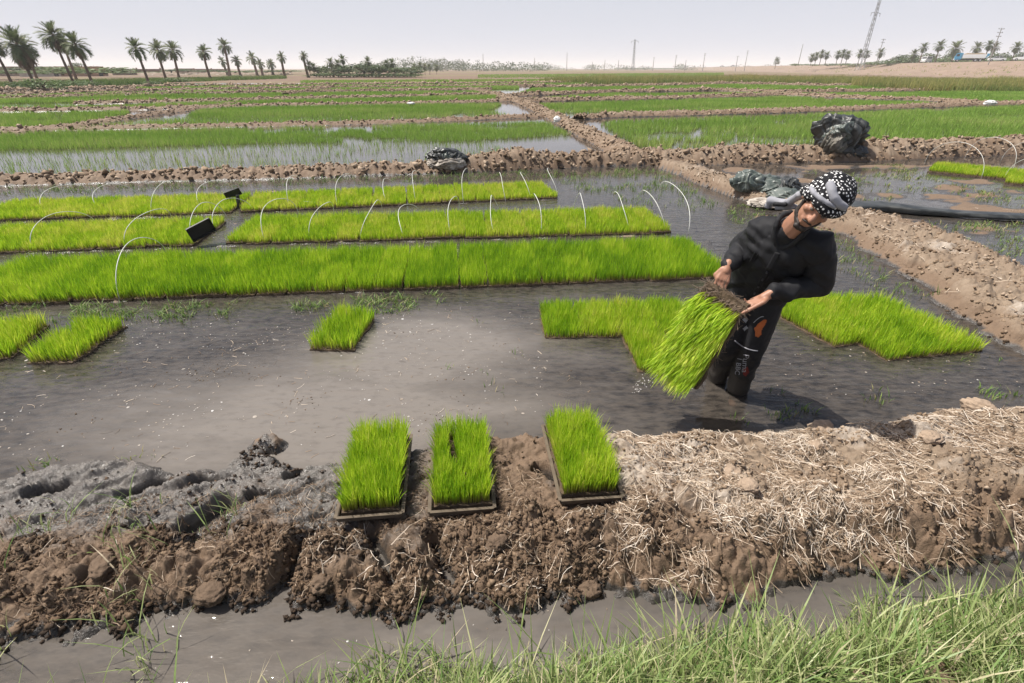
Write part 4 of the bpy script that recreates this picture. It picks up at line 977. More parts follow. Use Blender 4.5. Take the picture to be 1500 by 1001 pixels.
def tree_mesh(seed, kind):
    r = random.Random(seed); lobes = []
    if kind == 'tree':
        for i in range(7): lobes.append((r.uniform(-.38, .38), r.uniform(-.3, .3), r.uniform(.42, .82), r.uniform(.16, .28), r.uniform(.16, .28), r.uniform(.12, .2)))
        n, s = 620, .042
    elif kind == 'bush':
        for i in range(6): lobes.append((r.uniform(-.5, .5), r.uniform(-.4, .4), r.uniform(.25, .62), r.uniform(.2, .38), r.uniform(.2, .35), r.uniform(.18, .34)))
        n, s = 620, .05
    V, F, A = crown_arrays(lobes, n, s, seed)
    return mesh_np('crown', V, F, M['tree_leaf' if kind == 'tree' else 'bush_leaf'], A, False)
TREES = [tree_mesh(840 + i, 'tree') for i in range(4)]; BUSHES = [tree_mesh(850 + i, 'bush') for i in range(4)]
def limbs_mesh(seed):
    r = random.Random(seed); b = MB(); b.tube([(0, 0, -.02), (.01, 0, .2), (.0, .01, .45)], [.04, .03, .022], 6)
    for i in range(5):
        a = r.uniform(0, 6.28); b.tube([(0, 0, r.uniform(.2, .4)), (.12 * math.cos(a), .12 * math.sin(a), .5), (.3 * math.cos(a), .28 * math.sin(a), r.uniform(.6, .78))], [.018, .012, .005], 5)
    return b.mesh('trunk', M['bark'], True)
LIMBS = [limbs_mesh(860 + i) for i in range(3)]
def tree(px, py, d, w, h, label, group, kind='tree', name=None, top=None):
    """foot of the trunk seen at (px,py) at distance d; w,h in metres, or the pixel row of the top"""
    b = P(px, py, d); b.z = max(-.1, min(b.z, 4.0))
    if top: h = P(px, top, d).z - b.z
    i = random.randrange(4); root = empty(name or ('tree' if kind == 'tree' else 'bush'), b, random.uniform(0, 6.28)); root.scale = (w, w, h)
    tag(root, label, 'tree' if kind == 'tree' else 'bush', group)
    link('trunk', LIMBS[i % 3], root); link('crown', (TREES if kind == 'tree' else BUSHES)[i], root)
    return root
PC = {}
def small_palm(px, py, d, cy, R_, label, group, lean=0.0):
    i = random.randrange(3)
    if i not in PC:
        tm = trunk_mesh(1.0, .035, .026, (.03, .02), 870 + i, 6); V = []; Q = []; T = []; ti = []; n = 0; r = random.Random(880 + i)
        for k in range(26):
            src = FR[min(3, int(4 * (k / 26)))]; co = np.empty(len(src.vertices) * 3, np.float32); src.vertices.foreach_get('co', co); co = co.reshape(-1, 3)
            tv = np.empty(len(src.vertices), np.float32); src.attributes['tint'].data.foreach_get('value', tv)
            mt = Matrix.Rotation(k * 2.4, 3, 'Z') @ Matrix.Rotation(-R(80 - 135 * k / 26), 3, 'Y'); V.append(co @ np.array(mt).T * r.uniform(.8, 1.1)); ti.append(tv)
            for p in src.polygons: (Q if len(p.vertices) == 4 else T).append([v + n for v in p.vertices])
            n += len(co)
        PC[i] = (tm, mesh_np('crown', np.concatenate(V), [np.array(Q), np.array(T)], M['frond'], {'tint': np.concatenate(ti), 't': np.ones(n)}, False))
    b = P(px, py, d); b.z = max(0.0, min(b.z, 4.0)); h = P(px, cy, d).z - b.z - R_ * .1; root = empty('palm_tree', b, random.uniform(0, 6.28)); root.rotation_euler[1] = lean
    tag(root, label, 'palm tree', group)
    t = link('trunk', PC[i][0], root); t.scale = (h, h, h); c = link('crown', PC[i][1], root, (0, 0, h)); c.scale = (R_, R_, R_ * .9)
    return root
# green mounds round the palm feet
for i, (px, py, w, lab) in enumerate(((66, 134, 3.4, 'low green mound round the foot of the biggest palm'), (20, 130, 2.0, 'low green tuft round the foot of the palm at the left edge'), (112, 128, 2.2, 'green tuft round the feet of two palms of the trio'), (136, 129, 2.4, 'green tuft round the foot of the right palm of the trio'), (222, 126.5, 1.6, 'green tuft round the foot of the lone palm'), (247, 121, 2.6, 'green tuft round the foot of the left palm of the pair'), (265, 121, 2.6, 'dark green tuft round the foot of the right palm of the pair'), (336, 115, 3.6, 'green tuft round the foot of the tallest slender palm'))):
    g = G(px, py); tree(px, py, g.y, w, .9 if i else 1.5, lab, 'green mounds at the feet of the palms', 'bush')
# bushes and trees behind the leaning palms
TOPS = {20: 102, 14: 97, 58: 98.5, 88: 97, 92: 103, 155: 97, 133: 101.5, 46: 104, 112: 92.5, 132: 98, 195: 105.5, 251: 103, 276: 102.5, 300: 104, 320: 104, 345: 104.5, 390: 103.5, 425: 103.5}
GB = 'bushes and trees behind the leaning palms'
for i, (px, py, d, w, h, k, lab) in enumerate((
    (20, 108, 118, 13, 4.4, 'bush', 'long low hedge-like bush behind the leftmost palms'), (14, 108, 150, 7, 8, 'tree', 'grey-green tree behind the leftmost palms'),
    (58, 108, 150, 6, 8, 'tree', 'round tree on the roofline between the leftmost palms'), (88, 108, 112, 8, 5.6, 'bush', 'round green bush left of the palm trio'),
    (92, 110, 108, 7, 3.0, 'bush', 'low dark bush at the foot of the round green one'), (155, 109, 112, 11, 6.4, 'bush', 'large feathery green bush right of the palm trio'), (133, 109, 118, 8, 4.6, 'bush', 'green bush behind the right palm of the trio'),
    (46, 109, 125, 9, 3.6, 'bush', 'low bush in front of the tan house'), (112, 107, 170, 5, 9, 'tree', 'narrow dark tree rising behind the orange-brown house'), (132, 107, 175, 6, 8, 'tree', 'small tree rising behind the palm trio'),
    (195, 108, 140, 12, 2.6, 'bush', 'low green scrub behind the lone palm'), (251, 107, 190, 8, 8, 'tree', 'dark round tree between the two palms of the pair'), (276, 107, 200, 10, 8.5, 'tree', 'dark tree above the brown wall right of the pair'),
    (300, 107, 210, 8, 7, 'tree', 'small dark tree behind the slender palm'), (320, 107, 215, 8, 7, 'tree', 'small tree left of the tallest slender palm'), (345, 107, 190, 10, 4, 'bush', 'scrub behind the tallest slender palm'), (390, 106.5, 200, 14, 4, 'bush', 'scrub behind the group of three small palms'), (425, 106.5, 210, 12, 5, 'bush', 'scrub left of the dark grove'))):
    tree(px, py, d, w * 1.05, h, lab, GB, k, None, TOPS[px] - 1.8)
# the dark grove left of centre
GG = 'trees of the dark grove left of centre'
for i, (px, w, tp, lab) in enumerate(((468, 5, 97, 'brownish tree at the left end of the grove'), (478, 5, 94, 'second brownish tree from the left in the grove'), (489, 6, 94, 'third brownish tree from the left in the grove'), (500, 6, 96, 'dark low tree in the left half of the grove'), (512, 6.5, 94, 'dark full tree in the middle of the grove'), (523, 6.5, 90, 'tallest round tree in the middle of the grove'), (534, 6.5, 92, 'dark full tree right of the tallest one'), (556, 6.5, 93, 'tree right of the gap in the grove'), (545, 6, 99, 'low tree in the dip of the grove'), (568, 6.5, 94, 'dark tree in the right half of the grove'), (579, 6.5, 94, 'rounded tree in the right half of the grove'), (592, 6.5, 97, 'second tree from the right end of the grove'), (602, 6, 98, 'tree at the right end of the grove'))):
    tree(px, 112.5, 142 + 5 * (i % 3), w * 1.35, 1, lab, GG, 'tree', None, tp)
for i, px in enumerate((464, 474, 484, 496, 508, 518, 529, 540, 551, 562, 574, 585, 597, 607)):
    tree(px, 113, 140, 5.0, 1, 'undergrowth bush at the foot of the grove, ' + num[i] + ' from the left', 'undergrowth bushes of the grove', 'bush', None, 107 - (i % 3))
for px, cy, d, lab in ((455, 96, 140, 'small palm at the left edge of the grove'), (461, 98, 142, 'second palm at the left edge of the grove'), (487, 91, 140, 'palm rising above the brownish trees of the grove'), (497, 93, 146, 'palm left of the tallest palm in the grove'), (505, 87, 142, 'tallest palm rising above the left half of the grove'), (541, 90, 142, 'lone palm sticking up in the middle of the grove'), (568, 93, 146, 'palm in the right half of the grove, left of two'), (576, 92, 144, 'palm in the right half of the grove, right of two'), (608, 97.5, 190, 'first palm beyond the right end of the grove'), (616, 96, 195, 'second palm beyond the right end of the grove'), (623, 97.5, 200, 'third palm beyond the right end of the grove'), (630, 98, 210, 'fourth palm beyond the right end of the grove'), (640, 99, 220, 'fifth palm beyond the right end of the grove')):
    small_palm(px, 112, d, cy, 1.35, lab, 'palms of the grove left of centre')
# far-off wood on the skyline that reads as one mass
def far_wood():
    V = []; F = []; A = []; n = 0; r = random.Random(5)
    L = []
    for i in range(120):
        px = r.uniform(560, 800) if i < 60 else r.uniform(640, 1240); d = r.uniform(420, 560) if i < 60 else r.uniform(700, 900)
        b = P(px, 103, d); h = r.uniform(5, 11) * (1.0 if px < 700 else .7); L.append((b.x, b.y, h * .5, r.uniform(6, 14), 5, h * .5))
    V, F, A = crown_arrays(L, 16000, .55, 881)
    return tag(obj_np('far_wood', V, F, M['tree_leaf'], None, A, False), 'hazy far-off line of trees along the skyline', 'wood', None, 'stuff')
far_wood()

# ================================================================== HOUSES AND WALLS on the left
def house(px, py, d, w, dep, h, mat, label, wins=2, door=True):
    b = P(px, py, d); b.z = .03; root = empty('house', b, math.atan2(-b.x, b.y) * .8); tag(root, label, 'house', 'low houses behind the leaning palms')
    m = MB(); m.box((-w / 2, 0, 0), (w / 2, dep, h)); wl = m.build('wall', mat, root)
    m = MB(); m.box((-w / 2 - .15, -.15, h), (w / 2 + .15, dep + .15, h + .22)); m.box((-w / 2 - .1, -.1, h + .22), (w / 2 + .1, .12, h + .6)); m.build('roof', mat, root)
    for k in range(wins):
        x = -w / 2 + (k + .75) * w / (wins + .9)
        m = MB(); m.box((x - .5, -.04, .55), (x + .5, .05, 1.35)); wi = m.build('window', M['plaster'], root)
        m = MB(); m.box((x - .4, -.06, .63), (x + .4, -.041, 1.27)); m.build('pane', M['dark'], wi)
    if door:
        m = MB(); m.box((w / 2 - 1.5, -.05, 0), (w / 2 - .5, .05, 1.45)); m.build('door', M['dark'], root)
house(28, 107, 170, 16, 8, 1.9, M['mud_brick'], 'low tan house with a flat roof between the two leftmost palms')
house(58, 107, 160, 9, 7, 1.8, M['plaster'], 'pale low house right of the biggest palm', 2)
house(119, 107, 165, 11, 7, 1.9, simple('orange_brick', (.42, .24, .14), .9, .2, .15, 2), 'orange-brown house behind the palm trio', 2)
house(70, 108, 175, 16, 6, 1.6, M['mud_brick'], 'long tan house half hidden by the round green bush', 3, False)
def long_wall(p0, p1, d0, d1, h, mat, label):
    a, b = P(*p0, d0), P(*p1, d1); a.z = b.z = 0; d = b - a; root = empty('boundary_wall', a, math.atan2(d.y, d.x)); tag(root, label, 'wall')
    L = d.length; n = int(L / 6)
    for k in range(n):
        m = MB(); hh_ = h * random.uniform(.85, 1.08); m.box((k * L / n + .05, -.15, 0), ((k + 1) * L / n - .05, .15, hh_)); m.build('wall_panel', mat, root)
    m = MB()
    for k in range(n + 1): m.box((k * L / n - .2, -.22, 0), (k * L / n + .2, .22, h * 1.12))
    o = m.build('pier', mat, root); o['kind'] = 'stuff'
long_wall((165, 106), (236, 106), 195, 205, 2.0, simple('brown_brick', (.22, .14, .105), .9, .2, .2, 2), 'low brown brick wall behind the lone palm')
long_wall((258, 106), (335, 106), 225, 245, 1.9, M['mud_brick'], 'low tan wall behind the slender palms')
def mound_strip(name, pts, w, h, mat, label):
    """low bare earth bank in the far left"""
    bund(pts, w, h, 340, 1.0, .9, .6, 1.0, label)
mound_strip('earth_bank', [(190, 111), (300, 110.4), (420, 109.5)], 8, .9, None, 'pale bare earth bank before the far walls')

# ================================================================== ROAD EMBANKMENT on the right
EMB = [(128, 70), (140, 130), (148, 170), (166, 257), (190, 360), (250, 640), (400, 1350)]
M['earth_slope'] = (lambda: (simple('embankment_earth', (0.225, 0.165, 0.125), .95, .15, .4, .45)))()
M['road'] = simple('dusty_asphalt', (0.20, 0.175, 0.15), .9, .2, .2, .3)
def embankment():
    ys = np.concatenate([np.linspace(70, 300, 160), np.linspace(303, 1350, 120)]); xs = np.interp(ys, [p[1] for p in EMB], [p[0] for p in EMB])
    tx, ty = np.gradient(xs), np.gradient(ys); l = np.hypot(tx, ty); nx, ny = -ty / l, tx / l     # to the left, towards the fields
    offs = np.array([34, 27, 22, 18, 14, 10, 7, 4, 1.5, 0, -7, -13, -14.5, -18, -24]); zs = np.array([-.1, .15, .5, .9, 1.5, 2.1, 2.7, 3.3, 3.85, 4.0, 4.0, 4.0, 3.9, 3.2, 2.6])
    X = xs[:, None] + nx[:, None] * offs; Y = ys[:, None] + ny[:, None] * offs; Z = np.tile(zs, (len(ys), 1))
    slope = (offs > .5) * (offs < 30)
    Z = Z + slope * np.clip((offs - 1) / 9, 0, 1) * (fbm(X * .12, Y * .12, 350, 4) * 1.3 + clod(X * .3, Y * .3, 351) * .35 - .15)
    i = np.arange(X.size).reshape(X.shape); F = np.stack([i[:-1, :-1], i[:-1, 1:], i[1:, 1:], i[1:, :-1]], -1).reshape(-1, 4)
    r = np.random.default_rng(66); k = r.integers(0, X.size, 5200); xx, yy, zz = X.ravel()[k] + r.normal(0, 1.2, len(k)), Y.ravel()[k] + r.normal(0, 1, len(k)), Z.ravel()[k]
    ok = (zz < 3.4) & (zz > .1) & (vnoise(xx * .09, yy * .05, 352) * .6 + vnoise(xx * .4, yy * .3, 353) * .4 > .5); xx, yy, zz = np.repeat(xx[ok], 4), np.repeat(yy[ok], 4), np.repeat(zz[ok], 4); N = len(xx)
    V, Fb, A = blades(np.stack([xx + r.normal(0, .3, N), yy + r.normal(0, .3, N), zz - .15], 1), r.uniform(.25, .75, N), r.uniform(0, 6.28, N), r.uniform(.2, 1.2, N), r.uniform(.08, .2, N), np.clip(r.normal(.7, .25, N), 0, 1), segs=1)
    tag(obj_np('scrub', V, Fb, M['reed'], None, A, False), 'dry scrub tufts dotted over the embankment slope', 'scrub', None, 'stuff')
    tag(obj_np('road_embankment', np.stack([X, Y, Z], -1).reshape(-1, 3), F, M['earth_slope']), 'bare earth embankment carrying the road on the right', None, None, 'structure')
    offs = np.array([-1.2, -4, -8, -12]); X = xs[:, None] + nx[:, None] * offs; Y = ys[:, None] + ny[:, None] * offs; Z = np.full(X.shape, 4.03)
    i = np.arange(X.size).reshape(X.shape); F = np.stack([i[:-1, :-1], i[:-1, 1:], i[1:, 1:], i[1:, :-1]], -1).reshape(-1, 4)
    tag(obj_np('road', np.stack([X, Y, Z], -1).reshape(-1, 3), F, M['road']), 'dusty road along the top of the embankment', None, None, 'structure')
embankment()
def on_road(px, off):
    """point on the road seen in image column px"""
    best = None
    for y in np.linspace(110, 1200, 2200):
        x = np.interp(y, [p[1] for p in EMB], [p[0] for p in EMB]) + off; q = proj((x, y, 4.05))[0]
        if best is None or abs(q - px) < best[0]: best = (abs(q - px), x, y)
    return Vector((best[1], best[2], 4.04))
M['tyre'] = simple('tyre_rubber', (.02, .02, .02), .8, .2, .3, 8); M['rim'] = simple('wheel_rim', (.35, .35, .35), .4, .5, .1, 8)
M['blue'] = simple('blue_truck_paint', (.05, .30, .50), .45, .5, .2, 2); M['white'] = simple('white_car_paint', (.78, .78, .77), .35, .5, .05, 2)
M['glass'] = simple('dark_car_glass', (.03, .035, .04), .15, .6, .1, 2); M['sand'] = simple('sand_load', (.45, .36, .25), .95, .1, .2, 3)
M['chassis'] = simple('dark_chassis', (.03, .028, .026), .8, .3, .3, 4)
def wheel(root, x, y, r, w, n=14):
    m = MB(); V = []; 
    for yy in (y - w / 2, y + w / 2):
        for k in range(n): a = 2 * math.pi * k / n; V.append((x + r * math.cos(a), yy, r + r * math.sin(a)))
    V += [(x, y - w / 2, r), (x, y + w / 2, r)]
    Q = [(k, (k + 1) % n, n + (k + 1) % n, n + k) for k in range(n)]; T = [(2 * n, (k + 1) % n, k) for k in range(n)] + [(2 * n + 1, n + k, n + (k + 1) % n) for k in range(n)]
    m.add(V, Q, T); wo_ = m.build('wheel', M['tyre'], root)
    for s in (-1, 1):
        m = MB(); m.tube([(x, y + s * (w / 2 - .02), r), (x, y + s * (w / 2 + .015), r)], r * .58, 10); m.build('rim', M['rim'], wo_)
def prism_part(root, name, mat, prof, w0, w1): 
    m = MB(); m.prism(prof, w0, w1); return m.build(name, mat, root)
def truck(loc, rz):
    t = empty('dump_truck', loc, rz); tag(t, 'blue dump truck loaded with sand, standing on the road', 'truck')   # front towards -x
    prism_part(t, 'chassis', M['chassis'], [(-3.9, .55), (4.1, .55), (4.1, .95), (-3.9, .95)], -.9, .9)
    prism_part(t, 'cab', M['blue'], [(-4.4, .7), (-2.6, .7), (-2.6, 2.75), (-3.7, 2.8), (-4.15, 2.55), (-4.4, 1.7)], -1.2, 1.2)
    prism_part(t, 'windscreen', M['glass'], [(-4.40, 1.78), (-4.17, 2.5), (-4.22, 2.52), (-4.44, 1.79)], -1.05, 1.05)
    for s in (-1, 1):
        prism_part(t, 'side_window', M['glass'], [(-4.1, 1.75), (-3.2, 1.75), (-3.2, 2.5), (-3.95, 2.5)], s * 1.2 - .02, s * 1.2 + .02)
        m = MB(); m.box((-4.46, s * .85 - .18, .95), (-4.38, s * .85 + .18, 1.2)); m.build('headlight', M['white'], t)
    prism_part(t, 'bumper', M['white'], [(-4.6, .55), (-4.4, .55), (-4.4, .9), (-4.6, .9)], -1.2, 1.2)
    for s in (-1, 1): prism_part(t, 'side_board', M['white'], [(-2.3, 1.15), (4.0, 1.15), (4.3, 2.3), (-2.3, 2.3)], s * 1.22 - .05, s * 1.22 + .05)
    prism_part(t, 'head_board', M['blue'], [(-2.42, 1.0), (-2.28, 1.0), (-2.28, 2.75), (-2.42, 2.75)], -1.25, 1.25)
    prism_part(t, 'tail_board', M['blue'], [(4.0, 1.05), (4.9, 1.9), (4.9, 2.45), (4.3, 2.5)], -1.25, 1.25)
    prism_part(t, 'sand_load', M['sand'], [(-2.2, 1.1), (4.0, 1.1), (4.2, 2.35), (2.6, 2.75), (.6, 2.6), (-1.2, 2.75), (-2.2, 2.4)], -1.16, 1.16)
    for x in (-3.4, 1.6, 2.9):
        for s in (-1, 1): wheel(t, x, s * 1.0, .52, .35)
    for s in (-1, 1): prism_part(t, 'mudguard', M['blue'], [(-4.0, 1.0), (-2.8, 1.0), (-2.9, 1.25), (-3.9, 1.25)], s * 1.05 - .2, s * 1.05 + .2)
def car(loc, rz, label, s=1.0, group='white cars on the road', pickup=False):
    t = empty('car', loc, rz); t.scale = (s, s, s); tag(t, label, 'car', group)
    prism_part(t, 'body', M['white'], [(-2.2, .35), (2.2, .35), (2.25, .8), (2.05, .98), (1.2, 1.0), (-1.0, 1.0), (-2.0, .85), (-2.25, .62)], -.86, .86)
    if pickup: cab = [(-.9, 1.0), (.7, 1.0), (.6, 1.62), (-.35, 1.62)]
    else: cab = [(-1.05, 1.0), (1.75, 1.0), (1.15, 1.42), (-.35, 1.45)]
    prism_part(t, 'roof', M['white'], [(cab[3][0], cab[3][1] - .03), (cab[2][0], cab[2][1] - .03), (cab[2][0] - .05, cab[2][1] + .03), (cab[3][0] + .05, cab[3][1] + .03)], -.70, .70)
    prism_part(t, 'window', M['glass'], [(cab[0][0], 1.0), (cab[1][0], 1.0), (cab[2][0], cab[2][1] - .035), (cab[3][0], cab[3][1] - .035)], -.74, .74)
    for x in ((cab[0][0] + cab[1][0]) / 2,):
        for y in (-1, 1): prism_part(t, 'pillar', M['white'], [(x - .05, 1.0), (x + .05, 1.0), (x + .05, 1.4), (x - .05, 1.4)], y * .75 - .012, y * .75 + .012)
    for x in (-1.4, 1.4):
        for y in (-1, 1): wheel(t, x, y * .76, .33, .22, 12)
    for y in (-1, 1):
        m = MB(); m.box((-2.27, y * .62 - .15, .62), (-2.19, y * .62 + .15, .76)); m.build('headlight', M['rim'], t)
        m = MB(); m.box((2.19, y * .62 - .15, .68), (2.26, y * .62 + .15, .8)); m.build('tail_light', M['tail'], t)
    return t
M['tail'] = simple('red_tail_light', (.25, .02, .02), .4, .5, .1, 5)
def side_on(p): return math.atan2(-p.x, p.y)      # turned so that its side is towards the fields
p = on_road(1419, 4); truck(p, side_on(p) + R(4))
p = on_road(1459, 4); car(p, side_on(p) + R(12), 'white saloon car behind the blue truck', 1.0)
p = on_road(1497, 3); car(p, side_on(p), 'white pickup cut off by the right edge of the picture', 1.05, 'white cars on the road', True)
def van(loc, rz):
    t = empty('van', loc, rz); tag(t, 'white van with dark windows on the road, left of the truck', 'van')
    prism_part(t, 'body', M['white'], [(-2.2, .4), (2.1, .4), (2.15, 1.2), (2.1, 2.15), (1.9, 2.25), (-1.3, 2.25), (-1.75, 1.35), (-2.2, 1.15)], -.9, .9)
    prism_part(t, 'windscreen', M['glass'], [(-1.77, 1.38), (-1.33, 2.15), (-1.40, 2.17), (-1.84, 1.40)], -.78, .78)
    for s in (-1, 1):
        for a, b in ((-1.3, -.5), (-.4, .6), (.7, 1.8)): prism_part(t, 'side_window', M['glass'], [(a - (.2 if a < -1 else 0), 1.4), (b, 1.4), (b, 2.0), (a, 2.0)], s * .9 - .015, s * .9 + .015)
        m = MB(); m.box((-2.24, s * .65 - .14, .8), (-2.17, s * .65 + .14, 1.0)); m.build('headlight', M['rim'], t)
    prism_part(t, 'rear_window', M['glass'], [(2.10, 1.4), (2.16, 1.4), (2.14, 2.0), (2.08, 2.0)], -.75, .75)
    for x in (-1.4, 1.4):
        for y in (-1, 1): wheel(t, x, y * .8, .34, .22, 12)
p = on_road(1356, 4); van(p, side_on(p) + R(62))
for px, lab in ((1073, 'tiny white car far along the road, right of two'), (1057, 'tiny white car far along the road, left of two'), (1012, 'tiny white car on the far road beyond the mast'), (961, 'tiny white lorry-like car near the far lattice mast')):
    p = on_road(px, 4); car(p, side_on(p) + R(20), lab, 1.25, 'tiny far-off cars on the road')

# ================================================================== POLES
def pole(px, py0, py1, d, arms, label, r=.16, z=None, lean=0.0):
    b = P(px, py0, d); b.z = z if z is not None else max(0, min(b.z, 4)); tp = P(px + lean, py1, d); h = tp.z - b.z
    t = empty('utility_pole', b, .25); t.rotation_euler[1] = random.uniform(-.02, .03); tag(t, label, 'utility pole', 'utility poles along the skyline')
    m = MB(); m.tube([(0, 0, 0), (0, 0, h * .5), (0, 0, h)], [r, r * .8, r * .6], 6); m.build('post', M['concrete'], t)
    for k in range(arms):
        z_ = h * (.97 - .10 * k); m = MB(); m.box((-1.1 + .1 * k, -.07, z_ - .06), (1.1 - .1 * k, .07, z_ + .06)); a = m.build('crossarm', M['concrete'], t)
        for x in (-.95 + .1 * k, 0, .95 - .1 * k):
            m = MB(); m.tube([(x, 0, z_ + .06), (x, 0, z_ + .22)], .06, 5); m.build('insulator', M['dark'], a)
    return t
pole(1453, 80, 41, 175, 3, 'leaning utility pole with three crossarms behind the white saloon', .17, 3.0, 7)
pole(1282, 98, 57, 260, 2, 'grey utility pole with crossarms beside the tall mast', .2)
pole(1168, 100, 65, 420, 0, 'faint slim pole left of the small palms on the right', .3)
for px, y1, d, a, lab in ((1077, 82, 420, 1, 'thin pole right of the two tiny white cars'), (1090, 74, 470, 2, 'thin pole with crossarms far along the road'), (1029, 78, 480, 2, 'thin far pole with crossarm right of the middle'), (1003, 88, 500, 0, 'short faint pole right of the far mast'), (988, 81, 520, 2, 'far pole with crossarm between short faint ones'), (956, 84, 560, 1, 'far pole just right of the lattice mast'), (905, 88, 560, 0, 'faint far pole just left of the lattice mast'), (885, 88, 600, 0, 'faint far pole between the mast and the lone middle pole'), (867, 91, 620, 0, 'shortest faint far pole near the middle'), (830, 77, 600, 0, 'lone dark far pole right of the middle'), (783, 85, 650, 0, 'faint far pole near the centre of the skyline'), (708, 79, 520, 0, 'slim far pole above the hazy trees')):
    pole(px, 104, y1, d, a, lab, .0006 * d, 0.0)
def mast(px, py0, py1, d, w, label, arms, lean=0.0):
    b = P(px, py0, d); b.z = max(0, b.z); tp = P(px + lean, py1, d); h = tp.z - b.z
    t = empty('lattice_mast', b, .4); ax = tp - b; t.rotation_euler[1] = math.atan2(ax.x, ax.z); tag(t, label, 'lattice mast')
    n = 16
    for sx, sy in ((-1, -1), (1, -1), (1, 1), (-1, 1)):
        m = MB(); m.tube([(sx * w, sy * w, 0), (sx * w * .45, sy * w * .45, h * .25), (sx * w * .22, sy * w * .22, h)], [w * .09] * 3, 4); m.build('leg', M['steel'], t)
    m = MB()
    for k in range(n):
        z0, z1 = h * k / n, h * (k + 1) / n; f = lambda z: w * np.interp(z / h, [0, .25, 1], [1, .45, .22])
        for (a, c) in (((-1, -1), (1, -1)), ((1, -1), (1, 1)), ((1, 1), (-1, 1)), ((-1, 1), (-1, -1))):
            A, B = (a, c) if k % 2 else (c, a); m.tube([(A[0] * f(z0), A[1] * f(z0), z0), (B[0] * f(z1), B[1] * f(z1), z1)], w * .05, 3)
    o = m.build('bracing', M['steel'], t); o['kind'] = 'stuff'
    for zf, aw in arms:
        m = MB(); m.tube([(-aw, 0, h * zf), (0, 0, h * zf + aw * .18), (aw, 0, h * zf)], w * .1, 4); a = m.build('crossarm', M['steel'], t)
        for x in (-aw * .95, aw * .95):
            m = MB(); m.tube([(x, 0, h * zf), (x, 0, h * zf - aw * .4)], w * .07, 4); m.build('insulator', M['concrete'], a)
mast(1258, 105, -14, 250, 1.25, 'tall slim steel lattice mast running out of the top of the picture', ((.98, 3.2), (.73, 2.8)), 36)
mast(927, 104, 58, 480, 1.5, 'far lattice mast standing alone right of the middle', ((.94, 3.5),), 3)

# ================================================================== TREES beyond the road
GR_ = 'small palms beyond the road embankment'
for i, (px, d, cy, lab) in enumerate(((1187, 300, 84, 'first and leftmost palm of the row beyond the road'), (1193, 305, 82, 'second palm of the row beyond the road, crown touching the first'), (1200, 300, 79, 'third and tallest palm of the left trio beyond the road'), (1208, 300, 81, 'palm at the right end of the left group beyond the road'), (1224, 290, 80, 'single palm between the two groups beyond the road'), (1231, 292, 78, 'left palm of the twin palms beyond the road'), (1238, 290, 80, 'right palm of the twin palms beyond the road'), (1256, 272, 78, 'palm just left of the tall mast beyond the road'), (1265, 274, 79, 'palm seen through the tall mast beyond the road'), (1285, 262, 77, 'wide palm right of the tall mast beyond the road'), (1334, 245, 79, 'small palm among bushes left of the white van'), (1345, 240, 69, 'slender palm rising left of the white van'))):
    small_palm(px, 96, d, cy, 2.3, lab, GR_)
for i, (px, d, cy, w, lab) in enumerate(((1369, 232, 67, 2.5, 'tall bushy palm right of the white van'), (1393, 228, 70, 3.4, 'broad dense palm left of the blue truck'), (1424, 226, 69, 2.6, 'palm standing behind the blue truck'), (1440, 226, 66, 2.2, 'palm behind the rear of the truck, left of two'), (1449, 226, 69, 2.2, 'palm behind the rear of the truck, right of two'), (1481, 222, 69, 2.4, 'palm behind the two white cars'), (1499, 222, 67, 2.4, 'palm cut off by the right edge beyond the road'))):
    small_palm(px, 92, d, cy, w, lab, 'larger palms behind the road vehicles')
GT = 'bushes along the far side of the road'
lab_ = ['low scrub left of the first small palms beyond the road', 'scrub under the left group of small palms', 'scrub under the single palm beyond the road', 'scrub under the twin palms', 'scrub left of the tall mast', 'scrub right of the tall mast', 'rounded bush left of the bush-covered rise', 'rounded green bush on the rise left of the van', 'bush between the small palm and the slender palm', 'bush behind the white van', 'bush right of the white van', 'bush under the broad dense palm', 'bush at the front of the blue truck', 'bush behind the truck load', 'bush between the truck and the saloon', 'bush behind the saloon car', 'bush between the two white cars', 'bush behind the pickup at the right edge']
for i, px in enumerate((1165, 1190, 1212, 1232, 1252, 1276, 1300, 1316, 1330, 1352, 1376, 1395, 1410, 1425, 1445, 1462, 1480, 1500)):
    d = float(np.interp(px, [1160, 1300, 1500], [340, 252, 226])); tp = float(np.interp(px, [1160, 1250, 1300, 1330, 1500], [93, 91, 86, 82, 80])) + random.uniform(-1.5, 1.5)
    tree(px, 97, d, 9, 1, lab_[i], GT, 'bush', None, tp)
    if px > 1290:
        tree(px + 9, 96, d + 9, 8, 1, 'tree ' + lab_[i].split(' ', 1)[1] + ', farther back', 'trees along the far side of the road', 'tree', None, tp - 5)
tree(1135, 101, 420, 5, 1, 'lone dark tree on the skyline left of the small palms', GT, 'tree', None, 82)
rice_field([(900, 101.9), (1180, 101.9), (1180, 101.6), (900, 101.6)], 0.02, 3.5, 1.4, 'line of far scrub along the distant road', 0, 'scrub', 'weed', 6, .3)

# ================================================================== HAZE
def haze():
    m, nt = new_mat('haze_air'); v = nt.nodes.new('ShaderNodeVolumePrincipled'); v.inputs['Color'].default_value = (.995, .975, .985, 1); v.inputs['Density'].default_value = HAZE_D; v.inputs['Anisotropy'].default_value = 0.0
    o = nt.nodes.new('ShaderNodeOutputMaterial'); nt.links.new(v.outputs[0], o.inputs['Volume'])
    b = MB(); b.box((-16000, -60, -1.5), (16000, 6700, 46)); h = b.build('haze', m); tag(h, 'pale dusty haze lying over the fields', 'haze', None, 'stuff')
HAZE_D = 0.0004
haze()

